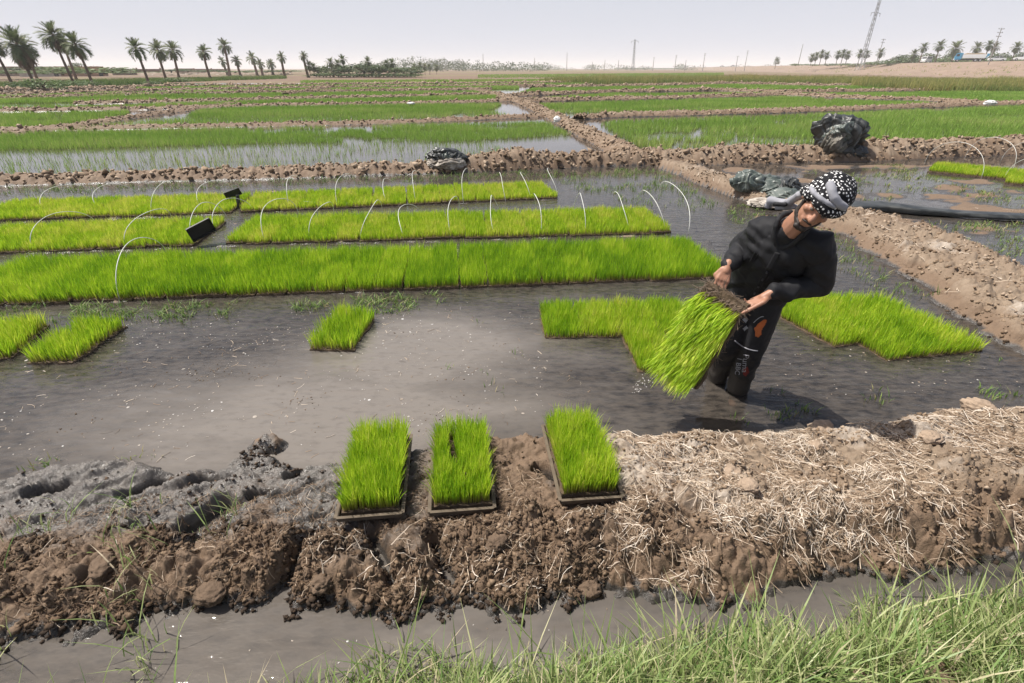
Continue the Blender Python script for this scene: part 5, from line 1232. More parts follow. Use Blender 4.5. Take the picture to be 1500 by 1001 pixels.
# ================================================================== THE MAN lifting a mat of seedlings
def capsule(bm_list, p, q, r1, r2=None, n=14):
    """rounded tapered limb between two points, appended as one closed piece"""
    r2 = r1 if r2 is None else r2; p, q = Vector(p), Vector(q); ax = q - p; L = ax.length
    if L < 1e-6: ax = Vector((0, 0, 1)); L = 1e-6
    t = ax.normalized(); a = t.orthogonal().normalized(); b = t.cross(a); rows = []
    for k in range(1, 6): th = math.pi / 2 * (1 - k / 5.0); rows.append((p - t * r1 * math.sin(th), r1 * math.cos(th)))
    for k in range(0, 5): th = math.pi / 2 * (k / 5.0); rows.append((q + t * r2 * math.sin(th), r2 * math.cos(th)))
    V = []; F = []
    for c, r in rows:
        for k in range(n): an = 2 * math.pi * k / n; V.append(c + (a * math.cos(an) + b * math.sin(an)) * max(r, 1e-4))
    m = len(rows)
    for i in range(m - 1):
        for k in range(n): F.append((i * n + k, i * n + (k + 1) % n, (i + 1) * n + (k + 1) % n, (i + 1) * n + k))
    V.append(p - t * r1); V.append(q + t * r2); T = []
    for k in range(n): T.append((m * n, (k + 1) % n, k)); T.append((m * n + 1, (m - 1) * n + k, (m - 1) * n + (k + 1) % n))
    bm_list.append((np.array([tuple(v) for v in V]), np.array(F), np.array(T)))
def ellipsoid(bm_list, c, axes, radii, nu=20, nv=14):
    c = Vector(c); V = []; F = []; T = []
    for i in range(1, nv):
        th = math.pi * i / nv
        for k in range(nu):
            ph = 2 * math.pi * k / nu; l = (radii[0] * math.sin(th) * math.cos(ph), radii[1] * math.sin(th) * math.sin(ph), radii[2] * math.cos(th))
            V.append(c + axes[0] * l[0] + axes[1] * l[1] + axes[2] * l[2])
    for i in range(nv - 2):
        for k in range(nu): F.append((i * nu + k, (i + 1) * nu + k, (i + 1) * nu + (k + 1) % nu, i * nu + (k + 1) % nu))
    V.append(c + axes[2] * radii[2]); V.append(c - axes[2] * radii[2]); a = (nv - 1) * nu
    for k in range(nu): T.append((a, k, (k + 1) % nu)); T.append((a + 1, (nv - 2) * nu + (k + 1) % nu, (nv - 2) * nu + k))
    bm_list.append((np.array([tuple(v) for v in V]), np.array(F), np.array(T)))
def fuse(name, pieces, voxel, smooth, mat, parent=None, fold=None, org=None):
    """melt overlapping pieces into one continuous skin"""
    V = np.concatenate([p[0] for p in pieces]); off = 0; Q = []; T = []
    for v, q, t in pieces: Q.append(q + off); T.append(t + off); off += len(v)
    org = Vector((0, 0, 0)) if org is None else org
    me = mesh_np(name, V - np.array(tuple(org)), [np.concatenate(Q), np.concatenate(T)], mat, None, True)
    o = bpy.data.objects.new(name, me); C.collection.objects.link(o)
    m = o.modifiers.new('r', 'REMESH'); m.mode = 'VOXEL'; m.voxel_size = voxel; m.use_smooth_shade = True
    s = o.modifiers.new('s', 'SMOOTH'); s.factor = .5; s.iterations = smooth
    dg = bpy.context.evaluated_depsgraph_get(); new = bpy.data.meshes.new_from_object(o.evaluated_get(dg))
    o.modifiers.clear(); o.data = new; new.name = name
    if not new.materials: new.materials.append(mat)
    new.polygons.foreach_set('use_smooth', np.ones(len(new.polygons), bool))
    if fold is not None:
        co = np.empty(len(new.vertices) * 3, np.float32); new.vertices.foreach_get('co', co); co = co.reshape(-1, 3)
        nr = np.empty(len(new.vertices) * 3, np.float32); new.vertex_normals.foreach_get('vector', nr); nr = nr.reshape(-1, 3)
        co = co + nr * fold(co + np.array(tuple(org)))[:, None]; new.vertices.foreach_set('co', co.ravel().astype(np.float32)); new.update()
    if parent: o.parent = parent
    else: o.location = org
    return o
def ridge(p, f, s): return 1 - np.abs(vn3(p, f, s)) * 2
def proj_dist(p, a, b):
    a, b = np.array(tuple(a)), np.array(tuple(b)); d = b - a; t = np.clip(((p - a) @ d) / (d @ d), 0, 1); return np.linalg.norm(p - a - t[:, None] * d, axis=1), t

from mathutils.bvhtree import BVHTree
M['skin'] = simple('skin', (.30, .150, .095), .5, .4, .25, 30)
M['black_cloth'] = simple('black_cotton', (.010, .010, .012), .72, .28, .4, 60)
M['trouser'] = simple('dark_trousers', (.020, .020, .022), .85, .25, .5, 30)
def muddy_cloth():
    m, nt = new_mat('muddy_trousers'); pos = wpos(nt); n1 = noise(nt, 9, 5, .7, pos); n2 = noise(nt, 60, 3, .6, pos)
    z = nd(nt, 'ShaderNodeSeparateXYZ', {0: pos}).outputs['Z']; low = nd(nt, 'ShaderNodeMapRange', {'Value': z, 'From Min': .05, 'From Max': .75, 'To Min': .30, 'To Max': -.22}).outputs[0]
    f = nd(nt, 'ShaderNodeMapRange', {'Value': math_(nt, 'ADD', n1, low), 'From Min': .52, 'From Max': .75}).outputs[0]
    c = mixc(nt, n2, (.008, .008, .010), (.018, .018, .021)); c = mixc(nt, math_(nt, 'MULTIPLY', f, .45), c, (.07, .056, .042))
    b = nd(nt, 'ShaderNodeBsdfPrincipled', {'Base Color': c, 'Roughness': .75, 'Specular IOR Level': .28}); out(nt, b.outputs[0]); return m
M['trouser'] = muddy_cloth()
M['button'] = simple('dark_button', (.05, .05, .052), .35, .5, .1, 50); M['hair'] = simple('black_hair', (.022, .015, .012), .6, .4, .4, 150)
M['eye'] = simple('shaded_eye', (.10, .075, .06), .3, .5, .1, 20)
M['grey_cloth'] = simple('grey_white_cloth', (.26, .26, .285), .85, .25, .15, 25)
M['orange'] = simple('orange_print', (.42, .115, .035), .8, .25, .3, 40)
M['grey_print'] = simple('grey_print', (.30, .31, .33), .8, .25, .3, 40)
M['red_print'] = simple('dark_red_print', (.16, .025, .02), .8, .25, .3, 40)
def keffiyeh():
    m, nt = new_mat('keffiyeh')
    vec = nd(nt, 'ShaderNodeTexCoord').outputs['Object']
    v = nd(nt, 'ShaderNodeTexVoronoi', {'Scale': 66.0, 'Randomness': .6}); nt.links.new(vec, v.inputs['Vector'])
    spots = nd(nt, 'ShaderNodeMapRange', {'Value': v.outputs['Distance'], 'From Min': .29, 'From Max': .38, 'To Min': 1, 'To Max': 0}).outputs[0]
    n = noise(nt, 9, 2, .5, vec); keep = nd(nt, 'ShaderNodeMapRange', {'Value': n, 'From Min': .36, 'From Max': .42}).outputs[0]
    c = mixc(nt, math_(nt, 'MULTIPLY', spots, keep), (.010, .010, .012), (.72, .71, .70))
    b = nd(nt, 'ShaderNodeBsdfPrincipled', {'Base Color': c, 'Roughness': .85, 'Specular IOR Level': .2}); out(nt, b.outputs[0]); return m
M['keffiyeh'] = keffiyeh()

PEL = P(1112, 415, 2.98); NECK = P(1158, 335, 2.66); CHEST = P(1143, 362, 2.76)
SHR = P(1120, 337, 2.80); SHL = P(1200, 357, 2.64)
ELR = P(1088, 362, 2.99); WRR = P(1066, 390, 2.80)
ELL = P(1199, 416, 2.70); WRL = P(1126, 432, 2.60)
HIL = P(1130, 425, 2.95); HIR = P(1092, 420, 3.02)
KNL = P(1104, 503, 2.95); ANL = P(1077, 577, 3.08); KNR = P(1068, 500, 3.02); ANR = P(1046, 566, 3.26)
LAT = (SHL - SHR).normalized(); SPN = (NECK - PEL).normalized(); FRT = LAT.cross(SPN).normalized()
if FRT.y > 0: FRT = -FRT
# head frame: bowed, tilted
camR, camU, camV = Vector((1, 0, 0)), Vector((0, sP, cP)), Vector((0, -cP, sP))
ui = camR * .60 + camU * .80; ca, sa = math.cos(R(58)), math.sin(R(58))
HU = (ui * ca + camV * sa).normalized(); HF = (ui * -sa + camV * ca).normalized(); HR_ = (camR * .80 - camU * .60).normalized()
HC = P(1202, 299, 2.54)
def H3(x, y, z): return HC + HR_ * x + HF * y + HU * z
HA = (HR_, HF, HU)
# the mat he holds: its upper short edge runs from A (his right hand) to B (his left hand), its long edge hangs to Cn
MA, MB_, MC = P(1038, 413, 2.78), P(1094, 448, 2.575), P(1024, 545, 2.62)
mx_ = (MB_ - MA).normalized(); my_ = (MC - MB_); my_ = (my_ - mx_ * my_.dot(mx_)).normalized(); mn_ = mx_.cross(my_).normalized()
if mn_.x > 0: mn_ = -mn_

def hand(pieces, wrist, knuck, palm_n, thumb_side, curl, spread=.018, L=1.0, thumb_target=None):
    """palm, four unequal bent fingers and a thumb, as rounded limbs rooted in the palm"""
    d = (knuck - wrist).normalized(); side = palm_n.cross(d).normalized() * thumb_side; n = palm_n
    capsule(pieces, wrist - d * .02, wrist + d * .03, .025, .026)
    for o in (-1, -.33, .33, 1): capsule(pieces, wrist + d * .02 + side * o * .012, knuck + side * o * .028, .016, .0125)
    for i, (o, ln) in enumerate(((1.0, .072), (.33, .080), (-.33, .075), (-1.0, .058))):     # index .. little
        p = knuck + side * o * .028; dirv = (d + side * o * .10).normalized(); ax = side; ang = 0; rr = .0095 if i < 3 else .0082
        for k, (f, c) in enumerate(((.45, curl[0]), (.32, curl[1]), (.25, curl[2]))):
            ang += c * (1 + .06 * (i - 1.5)); v = dirv * math.cos(ang) + n * math.sin(ang); q = p + v * ln * f * L * 1.1
            capsule(pieces, p, q, rr * (1 - .09 * k), rr * (1 - .09 * (k + 1)), 10); p = q
    t0 = wrist + d * .025 + side * .022; t1 = wrist + d * .055 + side * .046 + n * .016
    t2 = (thumb_target if thumb_target is not None else wrist + d * .085 + side * .050 + n * .03); t3 = t2 + (t2 - t1).normalized() * .022 + (d * .5 + n * .3) * .006
    capsule(pieces, t0, t1, .0155, .0125, 10); capsule(pieces, t1, t2, .0125, .0105, 10); capsule(pieces, t2, t3, .0105, .0085, 10)

body = []
capsule(body, PEL - LAT * .06, PEL + LAT * .06, .075); capsule(body, PEL, CHEST, .08, .085); capsule(body, CHEST - LAT * .05, CHEST + LAT * .05, .075)
capsule(body, CHEST, NECK - SPN * .03, .075, .055); capsule(body, SHR, SHL, .045)
capsule(body, NECK - SPN * .02, H3(0, -.012, -.06), .060, .056)
for a, b, c in ((SHR, ELR, WRR), (SHL, ELL, WRL)): capsule(body, a, b, .042, .036); capsule(body, b, c, .036, .026)
for a, b, c in ((HIL, KNL, ANL), (HIR, KNR, ANR)):
    capsule(body, a, b, .068, .05); capsule(body, b, c, .048, .036); capsule(body, c, c + Vector((-.05, -.10, -.035)), .040, .030)
# head and face
ellipsoid(body, H3(0, -.012, .035), HA, (.077, .097, .092)); ellipsoid(body, H3(0, .030, -.035), HA, (.060, .062, .082))
capsule(body, H3(-.046, .010, -.065), H3(-.016, .066, -.102), .024, .018); capsule(body, H3(.046, .010, -.065), H3(.016, .066, -.102), .024, .018); capsule(body, H3(-.012, .070, -.103), H3(.012, .070, -.103), .018)
capsule(body, H3(0, .088, .012), H3(0, .112, -.030), .0095, .0140); ellipsoid(body, H3(-.013, .098, -.036), HA, (.010, .011, .009)); ellipsoid(body, H3(.013, .098, -.036), HA, (.010, .011, .009)); ellipsoid(body, H3(0, .112, -.033), HA, (.0125, .012, .011))
for s in (-1, 1):
    capsule(body, H3(s * .012, .088, .024), H3(s * .050, .068, .022), .0125, .011); ellipsoid(body, H3(s * .044, .060, -.018), HA, (.022, .022, .018))
    ellipsoid(body, H3(s * .080, -.012, -.004), HA, (.011, .021, .034)); capsule(body, H3(s * .031, .074, -.004), H3(s * .031, .074, -.004), .013)
capsule(body, H3(-.020, .086, -.066), H3(.020, .086, -.066), .0085); capsule(body, H3(-.017, .085, -.077), H3(.017, .085, -.077), .0095); capsule(body, H3(-.02, .075, -.06), H3(.02, .075, -.06), .018)
# right hand grips the near corner of the top edge from above, left hand carries the other corner from below
kr = MA + mx_ * .065 - my_ * .005 - mn_ * .022
knR = WRR + (kr - WRR).normalized() * .085
hand(body, WRR, knR, (mn_ * -.2 + my_ * .9 - camV * .15).normalized(), 1, (.55, .75, .5), thumb_target=MA + mx_ * .085 + my_ * .01 - mn_ * .035)
kl = MB_ - mx_ * .015 + my_ * .03 - mn_ * .03
knL = WRL + (kl - WRL).normalized() * .085
hand(body, WRL, knL, (camV * .55 + camU * .75).normalized(), 1, (.25, .45, .35), thumb_target=MB_ + mn_ * .012 + my_ * .02 + mx_ * .02)
ORG = Vector((PEL.x, PEL.y, -.1))
man = fuse('person', body, .0052, 2, M['skin'], None, None, ORG)
tag(man, 'man in black clothes and a black-and-white headscarf bending over a mat of seedlings', 'person')
def child(o): o.parent = man; o.matrix_parent_inverse = Matrix.Identity(4); return o
def part(name, pieces, voxel, smooth, mat, fold=None): return child(fuse(name, pieces, voxel, smooth, mat, man, fold, ORG))

# shirt
sh = []
HEML, HEMR = PEL + LAT * .085 - SPN * .10, PEL - LAT * .085 - SPN * .10
for s in (-1, 1):
    capsule(sh, CHEST + LAT * .080 * s, PEL + LAT * .070 * s, .094, .092); capsule(sh, PEL + LAT * .075 * s, PEL + LAT * .080 * s - SPN * .09, .100, .102)
capsule(sh, CHEST, PEL, .125, .115); capsule(sh, SHR - SPN * .035, SHL - SPN * .035, .088); capsule(sh, SHR + LAT * .03, SHL - LAT * .03, .070)
capsule(sh, NECK - SPN * .10, NECK - SPN * .05, .085, .066)
capsule(sh, SHR, ELR, .067, .057); capsule(sh, ELR, ELR.lerp(WRR, .86), .055, .042); capsule(sh, SHL, ELL, .070, .060); capsule(sh, ELL, ELL.lerp(WRL, .90), .057, .042)
def shirt_fold(p):
    f = np.zeros(len(p))
    for a, b, fr in ((SHR, WRR, 60), (SHL, WRL, 60)):
        d, t = proj_dist(p, a, b); k = np.exp(-(d / .11) ** 2); f += k * .0055 * np.sin(t * 34 + 5.5 * vn3(p, 8, 3)) * (0.2 + vnoise(t * 7, t * 0 + 2, 5))
    q = p @ np.array([tuple(LAT), tuple(SPN), tuple(FRT)]).T
    q = q @ np.array([[.8, .6, 0], [-.6, .8, 0], [0, 0, 1.]]); f += .024 * ridge(q * np.array([1.3, .38, .8]), 9, 21) + .006 * ridge(q * np.array([.5, 1.5, 1.0]), 15, 31) + .003 * vn3(p, 45, 41) - .006
    return f
shirt = part('shirt', sh, .0075, 2, M['black_cloth'], shirt_fold)
co = []
cb = NECK + SPN * .015
for k in range(14):
    a0, a1 = R(-150 + k * 21.4), R(-150 + (k + 1) * 21.4); f = lambda a: cb + (LAT * math.sin(a) + FRT * math.cos(a) * -1 * -1) * .074 + SPN * (.030 - .125 * max(0, math.cos(a)) ** 2)
    capsule(co, f(a0), f(a1), .015)
part('collar', co, .006, 1, M['black_cloth'], lambda p: .004 * vn3(p, 40, 51))
for k in range(4):                                      # shirt buttons down the placket
    t = .16 + .2 * k; c = CHEST.lerp(PEL, t) + FRT * .145
    b = MB(); b.tube([c - FRT * .010, c + FRT * .004], .0058, 8); b.V = [v - np.array(tuple(ORG)) for v in b.V]; b.build('button', M['button'], man)
# placket and chest pocket
def laid(name, a, b, w, r):
    bs = BVHTree.FromPolygons([v.co + ORG for v in shirt.data.vertices], [tuple(p.vertices) for p in shirt.data.polygons]); L_ = []
    for t in np.linspace(0, 1, 14):
        o_ = a.lerp(b, t) + FRT * .4; h = bs.ray_cast(o_, -FRT); L_.append((h[0] if h[0] is not None else o_ - FRT * .27) + FRT * .001)
    pl = []
    for p, q in zip(L_[:-1], L_[1:]):
        for k in (-1, 0, 1): capsule(pl, p + LAT * k * w, q + LAT * k * w, r, None, 8)
    return part(name, pl, .005, 1, M['black_cloth'])
laid('placket', NECK.lerp(CHEST, .55), PEL - SPN * .10, .010, .006)
laid('pocket', CHEST.lerp(NECK, .2) - LAT * .085, CHEST.lerp(PEL, .12) - LAT * .085, .020, .005)
# trousers
tr = []
capsule(tr, PEL - LAT * .07 - SPN * .03, PEL + LAT * .07 - SPN * .03, .108)
for a, b, c in ((HIL, KNL, ANL), (HIR, KNR, ANR)):
    capsule(tr, a, b, .098, .082); capsule(tr, b, b.lerp(c, 1.22), .082, .064)
def trouser_fold(p):
    f = np.zeros(len(p))
    for a, b in ((KNL, ANL), (KNR, ANR)):
        d, t = proj_dist(p, a, b); f += np.exp(-(d / .13) ** 2) * .008 * np.sin(t * 24 + 5 * vn3(p, 7, 61)) * t
    return f + .009 * ridge(p * np.array([1.3, 1.3, .6]), 11, 62) + .003 * vn3(p, 40, 63) - .005
trou = part('trousers', tr, .008, 2, M['trouser'], trouser_fold)
# print on the trouser leg, pressed onto the cloth
bvh = BVHTree.FromPolygons([v.co + ORG for v in trou.data.vertices], [tuple(p.vertices) for p in trou.data.polygons])
legax = (ANL - KNL).normalized()
def press(pts2, off):
    """points in the photo-facing side of the leg, dropped along the leg's outward normal onto the cloth"""
    res = []
    for px, py in pts2:
        o = Vector((0, 0, CAMH)); d = ray(px, py).normalized(); h = bvh.ray_cast(o, d)
        if h[0] is None: h = bvh.find_nearest(P(px, py, 2.93))
        res.append(h[0] + h[1] * off)
    return res
def print_patch(name, poly, mat, off=.0025, sub=10):
    xs = [p[0] for p in poly]; ys = [p[1] for p in poly]; n = sub; pts = []; F = []
    X, Y = np.meshgrid(np.linspace(min(xs), max(xs), n), np.linspace(min(ys), max(ys), n), indexing='ij')
    class Q: pass
    pl = [Vector((a, b, 0)) for a, b in poly]; ins = in_poly(X.ravel(), Y.ravel(), pl).reshape(n, n)
    W_ = press(list(zip(X.ravel(), Y.ravel())), off); i = np.arange(n * n).reshape(n, n)
    for a in range(n - 1):
        for b in range(n - 1):
            if ins[a, b] and ins[a + 1, b] and ins[a, b + 1] and ins[a + 1, b + 1]: F.append((i[a, b], i[a + 1, b], i[a + 1, b + 1], i[a, b + 1]))
    if F: child(obj_np(name, [tuple(w - ORG) for w in W_], np.array(F), mat, None, None, True))
def print_line(name, pts, r, mat):
    W_ = press(pts, .001); V, F, T = tube([w - ORG for w in W_], r, 5); child(obj_np(name, V, [F, T], mat, None, None, True))
print_line('knee_stripe', [(1076 + 34 * t, 499 + 15 * (1 - (1 - t) ** 2) + 0 * t) for t in np.linspace(0, 1, 16)], .0042, M['grey_cloth'])
print_line('pocket_seam', [(1104 + 15 * t, 473 - 9 * math.sin(t * 1.7)) for t in np.linspace(0, 1, 8)], .0025, M['grey_print'])
print_patch('emblem', [(1106, 487), (1104, 481), (1110, 474), (1118, 468), (1121, 467), (1124, 469), (1121, 476), (1116, 484), (1116, 490), (1111, 495), (1106, 493)], M['orange'], .003, 26)
print_patch('flower_print', [(1086, 468), (1093, 463), (1096, 469), (1092, 474)], M['grey_print'], .003, 14)
print_patch('flower_print', [(1087, 481), (1094, 476), (1097, 481), (1090, 486)], M['grey_print'], .003, 14)
print_patch('red_badge', [(1089, 540), (1095, 536), (1098, 545), (1093, 552), (1088, 549)], M['red_print'], .003, 16)
def lettering(text, start, adv, upv, size):
    """real letters lying on the trouser leg; adv/upv are photo directions of writing and of letter height"""
    cu = bpy.data.curves.new('lettering', 'FONT'); cu.body = text; cu.size = 1.0
    t = bpy.data.objects.new('lettering', cu); C.collection.objects.link(t); dg = bpy.context.evaluated_depsgraph_get()
    me = bpy.data.meshes.new_from_object(t.evaluated_get(dg)); bpy.data.objects.remove(t); me.name = 'lettering'
    pts = [(start[0] + (v.co.x * adv[0] + v.co.y * upv[0]) * size, start[1] + (v.co.x * adv[1] + v.co.y * upv[1]) * size) for v in me.vertices]
    for v, w in zip(me.vertices, press(pts, .0035)): v.co = w - ORG
    me.materials.clear(); me.materials.append(M['grey_cloth']); child(link('lettering', me))
lettering('Puma', (1089.5, 518), (-.10, .99), (.97, .12), 12.5)
lettering('1 BBC', (1081, 523), (-.16, .98), (.95, .16), 10.0)

# headscarf
sc = []
ellipsoid(sc, H3(0, -.022, .068), HA, (.093, .112, .078)); ellipsoid(sc, H3(.02, -.05, .06), HA, (.090, .098, .080))
for k in range(18):
    a0, a1 = R(20 * k), R(20 * k + 20); f = lambda a: H3(.084 * math.sin(a), -.010 + .104 * math.cos(a), .040 + .004 * math.cos(a) - .012 * math.sin(a))
    capsule(sc, f(a0), f(a1), .022)
capsule(sc, H3(-.07, .02, .02), H3(-.085, -.05, -.02), .026, .022); capsule(sc, H3(.05, .05, .035), H3(.09, -.02, .02), .03, .03); capsule(sc, H3(-.05, -.09, .0), H3(.05, -.09, .0), .035)
ko = part('headscarf', sc, .0055, 3, M['keffiyeh'], lambda p: .011 * ridge(p @ np.array([tuple(HR_), tuple(HF), tuple(HU)]).T * np.array([.6, .5, 1.5]), 13, 71) + .004 * vn3(p, 30, 72) - .003)
bvs = BVHTree.FromPolygons([v.co + ORG for v in ko.data.vertices], [tuple(p.vertices) for p in ko.data.polygons])
def band(name, pts, w, mat, th=.008):
    """a folded strip of cloth lying over the scarf"""
    b = []; prev = None
    for px, py in pts:
        h = bvs.ray_cast(Vector((0, 0, CAMH)), ray(px, py).normalized()); q = h[0] if h[0] is not None else bvs.find_nearest(P(px, py, 2.45))[0]
        if prev is not None: capsule(b, prev, q, w)
        prev = q
    return part(name, b, .005, 2, mat, lambda p: .003 * vn3(p, 50, 73))
band('scarf_band', [(1216, 271), (1219, 280), (1222, 290), (1229, 299), (1236, 303)], .020, M['grey_cloth'])
band('scarf_band', [(1188, 276), (1193, 284), (1202, 291), (1212, 298), (1222, 303)], .012, M['grey_cloth'])
tl_ = []
for a, b, r in ((H3(-.075, -.06, -.01), P(1152, 299, 2.80), .020), (P(1152, 299, 2.80), P(1130, 294, 2.88), .022), (P(1165, 303, 2.76), P(1138, 305, 2.86), .015), (P(1130, 294, 2.88), P(1126, 301, 2.9), .018)): capsule(tl_, a, b, r)
part('scarf_tail', tl_, .006, 2, M['grey_cloth'], lambda p: .008 * ridge(p, 18, 74) - .003)
bk = []; capsule(bk, P(1135, 299, 2.80), P(1150, 300, 2.76), .012); part('scarf_stripe', bk, .005, 1, M['black_cloth'], lambda p: .003 * vn3(p, 40, 75))
# beard, moustache, eyebrows, eyes
be = []
for s in (-1, 1):
    capsule(be, H3(s * .067, .010, -.030), H3(s * .053, .026, -.078), .010, .016); capsule(be, H3(s * .053, .026, -.078), H3(s * .016, .075, -.108), .017, .0155)
    capsule(be, H3(s * .004, .101, -.054), H3(s * .027, .089, -.062), .0055, .0045); capsule(be, H3(s * .020, .084, -.092), H3(s * .030, .072, -.096), .006, .008)
capsule(be, H3(-.016, .082, -.108), H3(.016, .082, -.108), .0175)
part('beard', be, .0045, 1, M['hair'], lambda p: .0035 * vn3(p, 110, 76))
for s in (-1, 1):
    e = []; capsule(e, H3(s * .014, .098, .022), H3(s * .048, .078, .024), .0055, .0045); part('eyebrow', e, .003, 1, M['hair'])
    e = []; ellipsoid(e, H3(s * .031, .079, .000), HA, (.0125, .0115, .0075)); part('eye', e, .003, 1, M['eye'])

# ------------------------------------------------------------------ the mat in his hands
hm = link('seedling_mat', mat_slab('seedling_mat', .28, .58, .030, 590))
# local axes: x across, y along, z out of the leaves' side
zx = mn_; yx = -my_; xx_ = yx.cross(zx).normalized()
mt = Matrix((xx_, yx, zx)).transposed().to_4x4(); cen = (MA + MB_) / 2 + my_ * .285 - mn_ * .015; mt.translation = cen
hm.matrix_world = mt; tag(hm, 'dripping mat of long rice seedlings held up on edge by the man', 'seedling mat')
def held_leaves():
    inv = mt.to_3x3().inverted(); g = np.array(tuple(inv @ Vector((0, 0, -1))))
    r = np.random.default_rng(95); n = 4600
    x = r.uniform(-.135, .135, n); y = r.uniform(-.265, .245, n)
    k = (y < .20) | (r.uniform(0, 1, n) < .35); x, y = x[k], y[k]; n = len(x)
    h = r.uniform(.10, .175, n); cl = fbm(x * 16, y * 16, 96, 3)
    lean = np.stack([r.normal(0, .16, n) + .35 * cl, r.normal(-.22, .17, n) + .3 * fbm(x * 12, y * 12, 97, 3), np.full(n, 1.0)], 1); lean /= np.linalg.norm(lean, axis=1)[:, None]
    V = []; ts = (0, .4, .75, 1)
    wv = np.stack([r.normal(0, 1, n), r.normal(0, 1, n), np.zeros(n)], 1); wv /= np.linalg.norm(wv, axis=1)[:, None]; wd = r.uniform(.0028, .005, n)
    for t in ts:
        p = np.stack([x, y, np.full(n, .028)], 1) + lean * (h * t)[:, None] + g * (h * t * t * r.uniform(.35, .75, n) ** 1)[:, None] * 1.0 if t < 0 else np.stack([x, y, np.full(n, .028)], 1) + lean * (h * t)[:, None] + g * (h * t * t * (.38 + .3 * cl))[:, None]
        p[:, 2] = np.maximum(p[:, 2], .012)
        w = (wd * (1 if t < .8 else .0))[:, None] * .5
        V += [p - wv * w, p + wv * w] if t < 1 else [p]
    VV = np.stack(V, 1).reshape(-1, 3); o = (np.arange(n) * 7)[:, None]
    Q = np.concatenate([o + np.array([[0, 1, 3, 2]]), o + np.array([[2, 3, 5, 4]])]); T = o + np.array([[4, 5, 6]])
    ta = np.tile([0, 0, .4, .4, .75, .75, 1.0], n); tint = np.repeat(np.clip(.42 + .9 * cl + r.normal(0, .17, n), 0, 1), 7)
    s = link('rice_seedlings', mesh_np('rice_seedlings', VV, [Q, T], M['seedling'], {'tint': tint, 't': ta}, False), hm); s['kind'] = 'stuff'
    # bare roots and old straw along the gripped edge and the back
    b = MB()
    for i in range(260):
        a = Vector((r.uniform(-.14, .14), r.uniform(.18, .30), r.uniform(-.005, .035))); dv = Vector((r.normal(0, 1), r.normal(-.3, .6), r.normal(0, .5))).normalized() * r.uniform(.03, .09)
        b.tube([a, a + dv * .5 + Vector((0, 0, .008)), a + dv], .0017, 3)
    for i in range(120):
        a = Vector((r.choice([-.14, .14]), r.uniform(-.29, .29), r.uniform(0, .02))); dv = Vector((r.normal(0, .5), r.normal(-.6, .6), r.normal(-.3, .5))).normalized() * r.uniform(.02, .06); b.tube([a, a + dv], .0015, 3)
    o = b.build('roots', M['root'], hm); o['kind'] = 'stuff'
M['root'] = simple('dark_roots', (.13, .095, .07), .8, .3, .6, 40)
held_leaves()

# ================================================================== PLASTIC SHEETS AND BAGS
def sheet_mat(name, c0, c1, rough=.42): 
    m, nt = new_mat(name); vec = nd(nt, 'ShaderNodeTexCoord').outputs['Object']; n = noise(nt, 5, 5, .6, vec)
    c = mixc(nt, ramp(nt, n, [(.42, 0.0), (.58, 1.0)]), c0, c1)
    b = nd(nt, 'ShaderNodeBsdfPrincipled', {'Base Color': c, 'Roughness': rough, 'Specular IOR Level': .5}); out(nt, b.outputs[0]); return m
M['black_sheet'] = sheet_mat('black_plastic_sheet', (.018, .02, .02), (.05, .052, .05)); M['grey_sheet'] = sheet_mat('grey_green_tarpaulin', (.055, .07, .062), (.12, .135, .12)); M['tan_sheet'] = sheet_mat('dusty_sheet', (.20, .17, .14), (.40, .36, .31), .7); M['olive_sheet'] = sheet_mat('dusty_olive_sheet', (.07, .066, .052), (.15, .135, .11), .6); M['white_bag'] = sheet_mat('white_sack', (.55, .54, .53), (.72, .71, .70), .6)
def crumple_(seed, radii, c, mat, name, parent, rot=0, n=5, amp=.2, fr=3.0):
    bm = bmesh.new(); bmesh.ops.create_icosphere(bm, subdivisions=n, radius=1.0); me = bpy.data.meshes.new(name); bm.to_mesh(me); bm.free()
    co = np.empty(len(me.vertices) * 3, np.float32); me.vertices.foreach_get('co', co); co = co.reshape(-1, 3)
    q = co * np.array([1, .8, 1.0]); w = q + .5 * np.stack([vn3(q, 1.7, seed), vn3(q, 1.7, seed + 3), vn3(q, 1.7, seed + 6)], 1)
    f = 1 + amp * (ridge(w * np.array([.7, .7, 1.5]), fr, seed) * .9 + ridge(w * np.array([1.5, .8, .6]), fr * 1.9, seed + 1) * .55 + vn3(w, fr * 4, seed + 2) * .22) - amp * .4 + .25 * vn3(co, 1.2, seed + 9)
    co = co * f[:, None] * np.array(radii); co[:, 2] = np.maximum(co[:, 2], -radii[2] * .8); me.vertices.foreach_set('co', co.ravel()); me.update()
    me.polygons.foreach_set('use_smooth', np.ones(len(me.polygons), bool)); me.materials.append(mat)
    o = link(name, me, parent, c); o.rotation_euler[2] = rot; return o
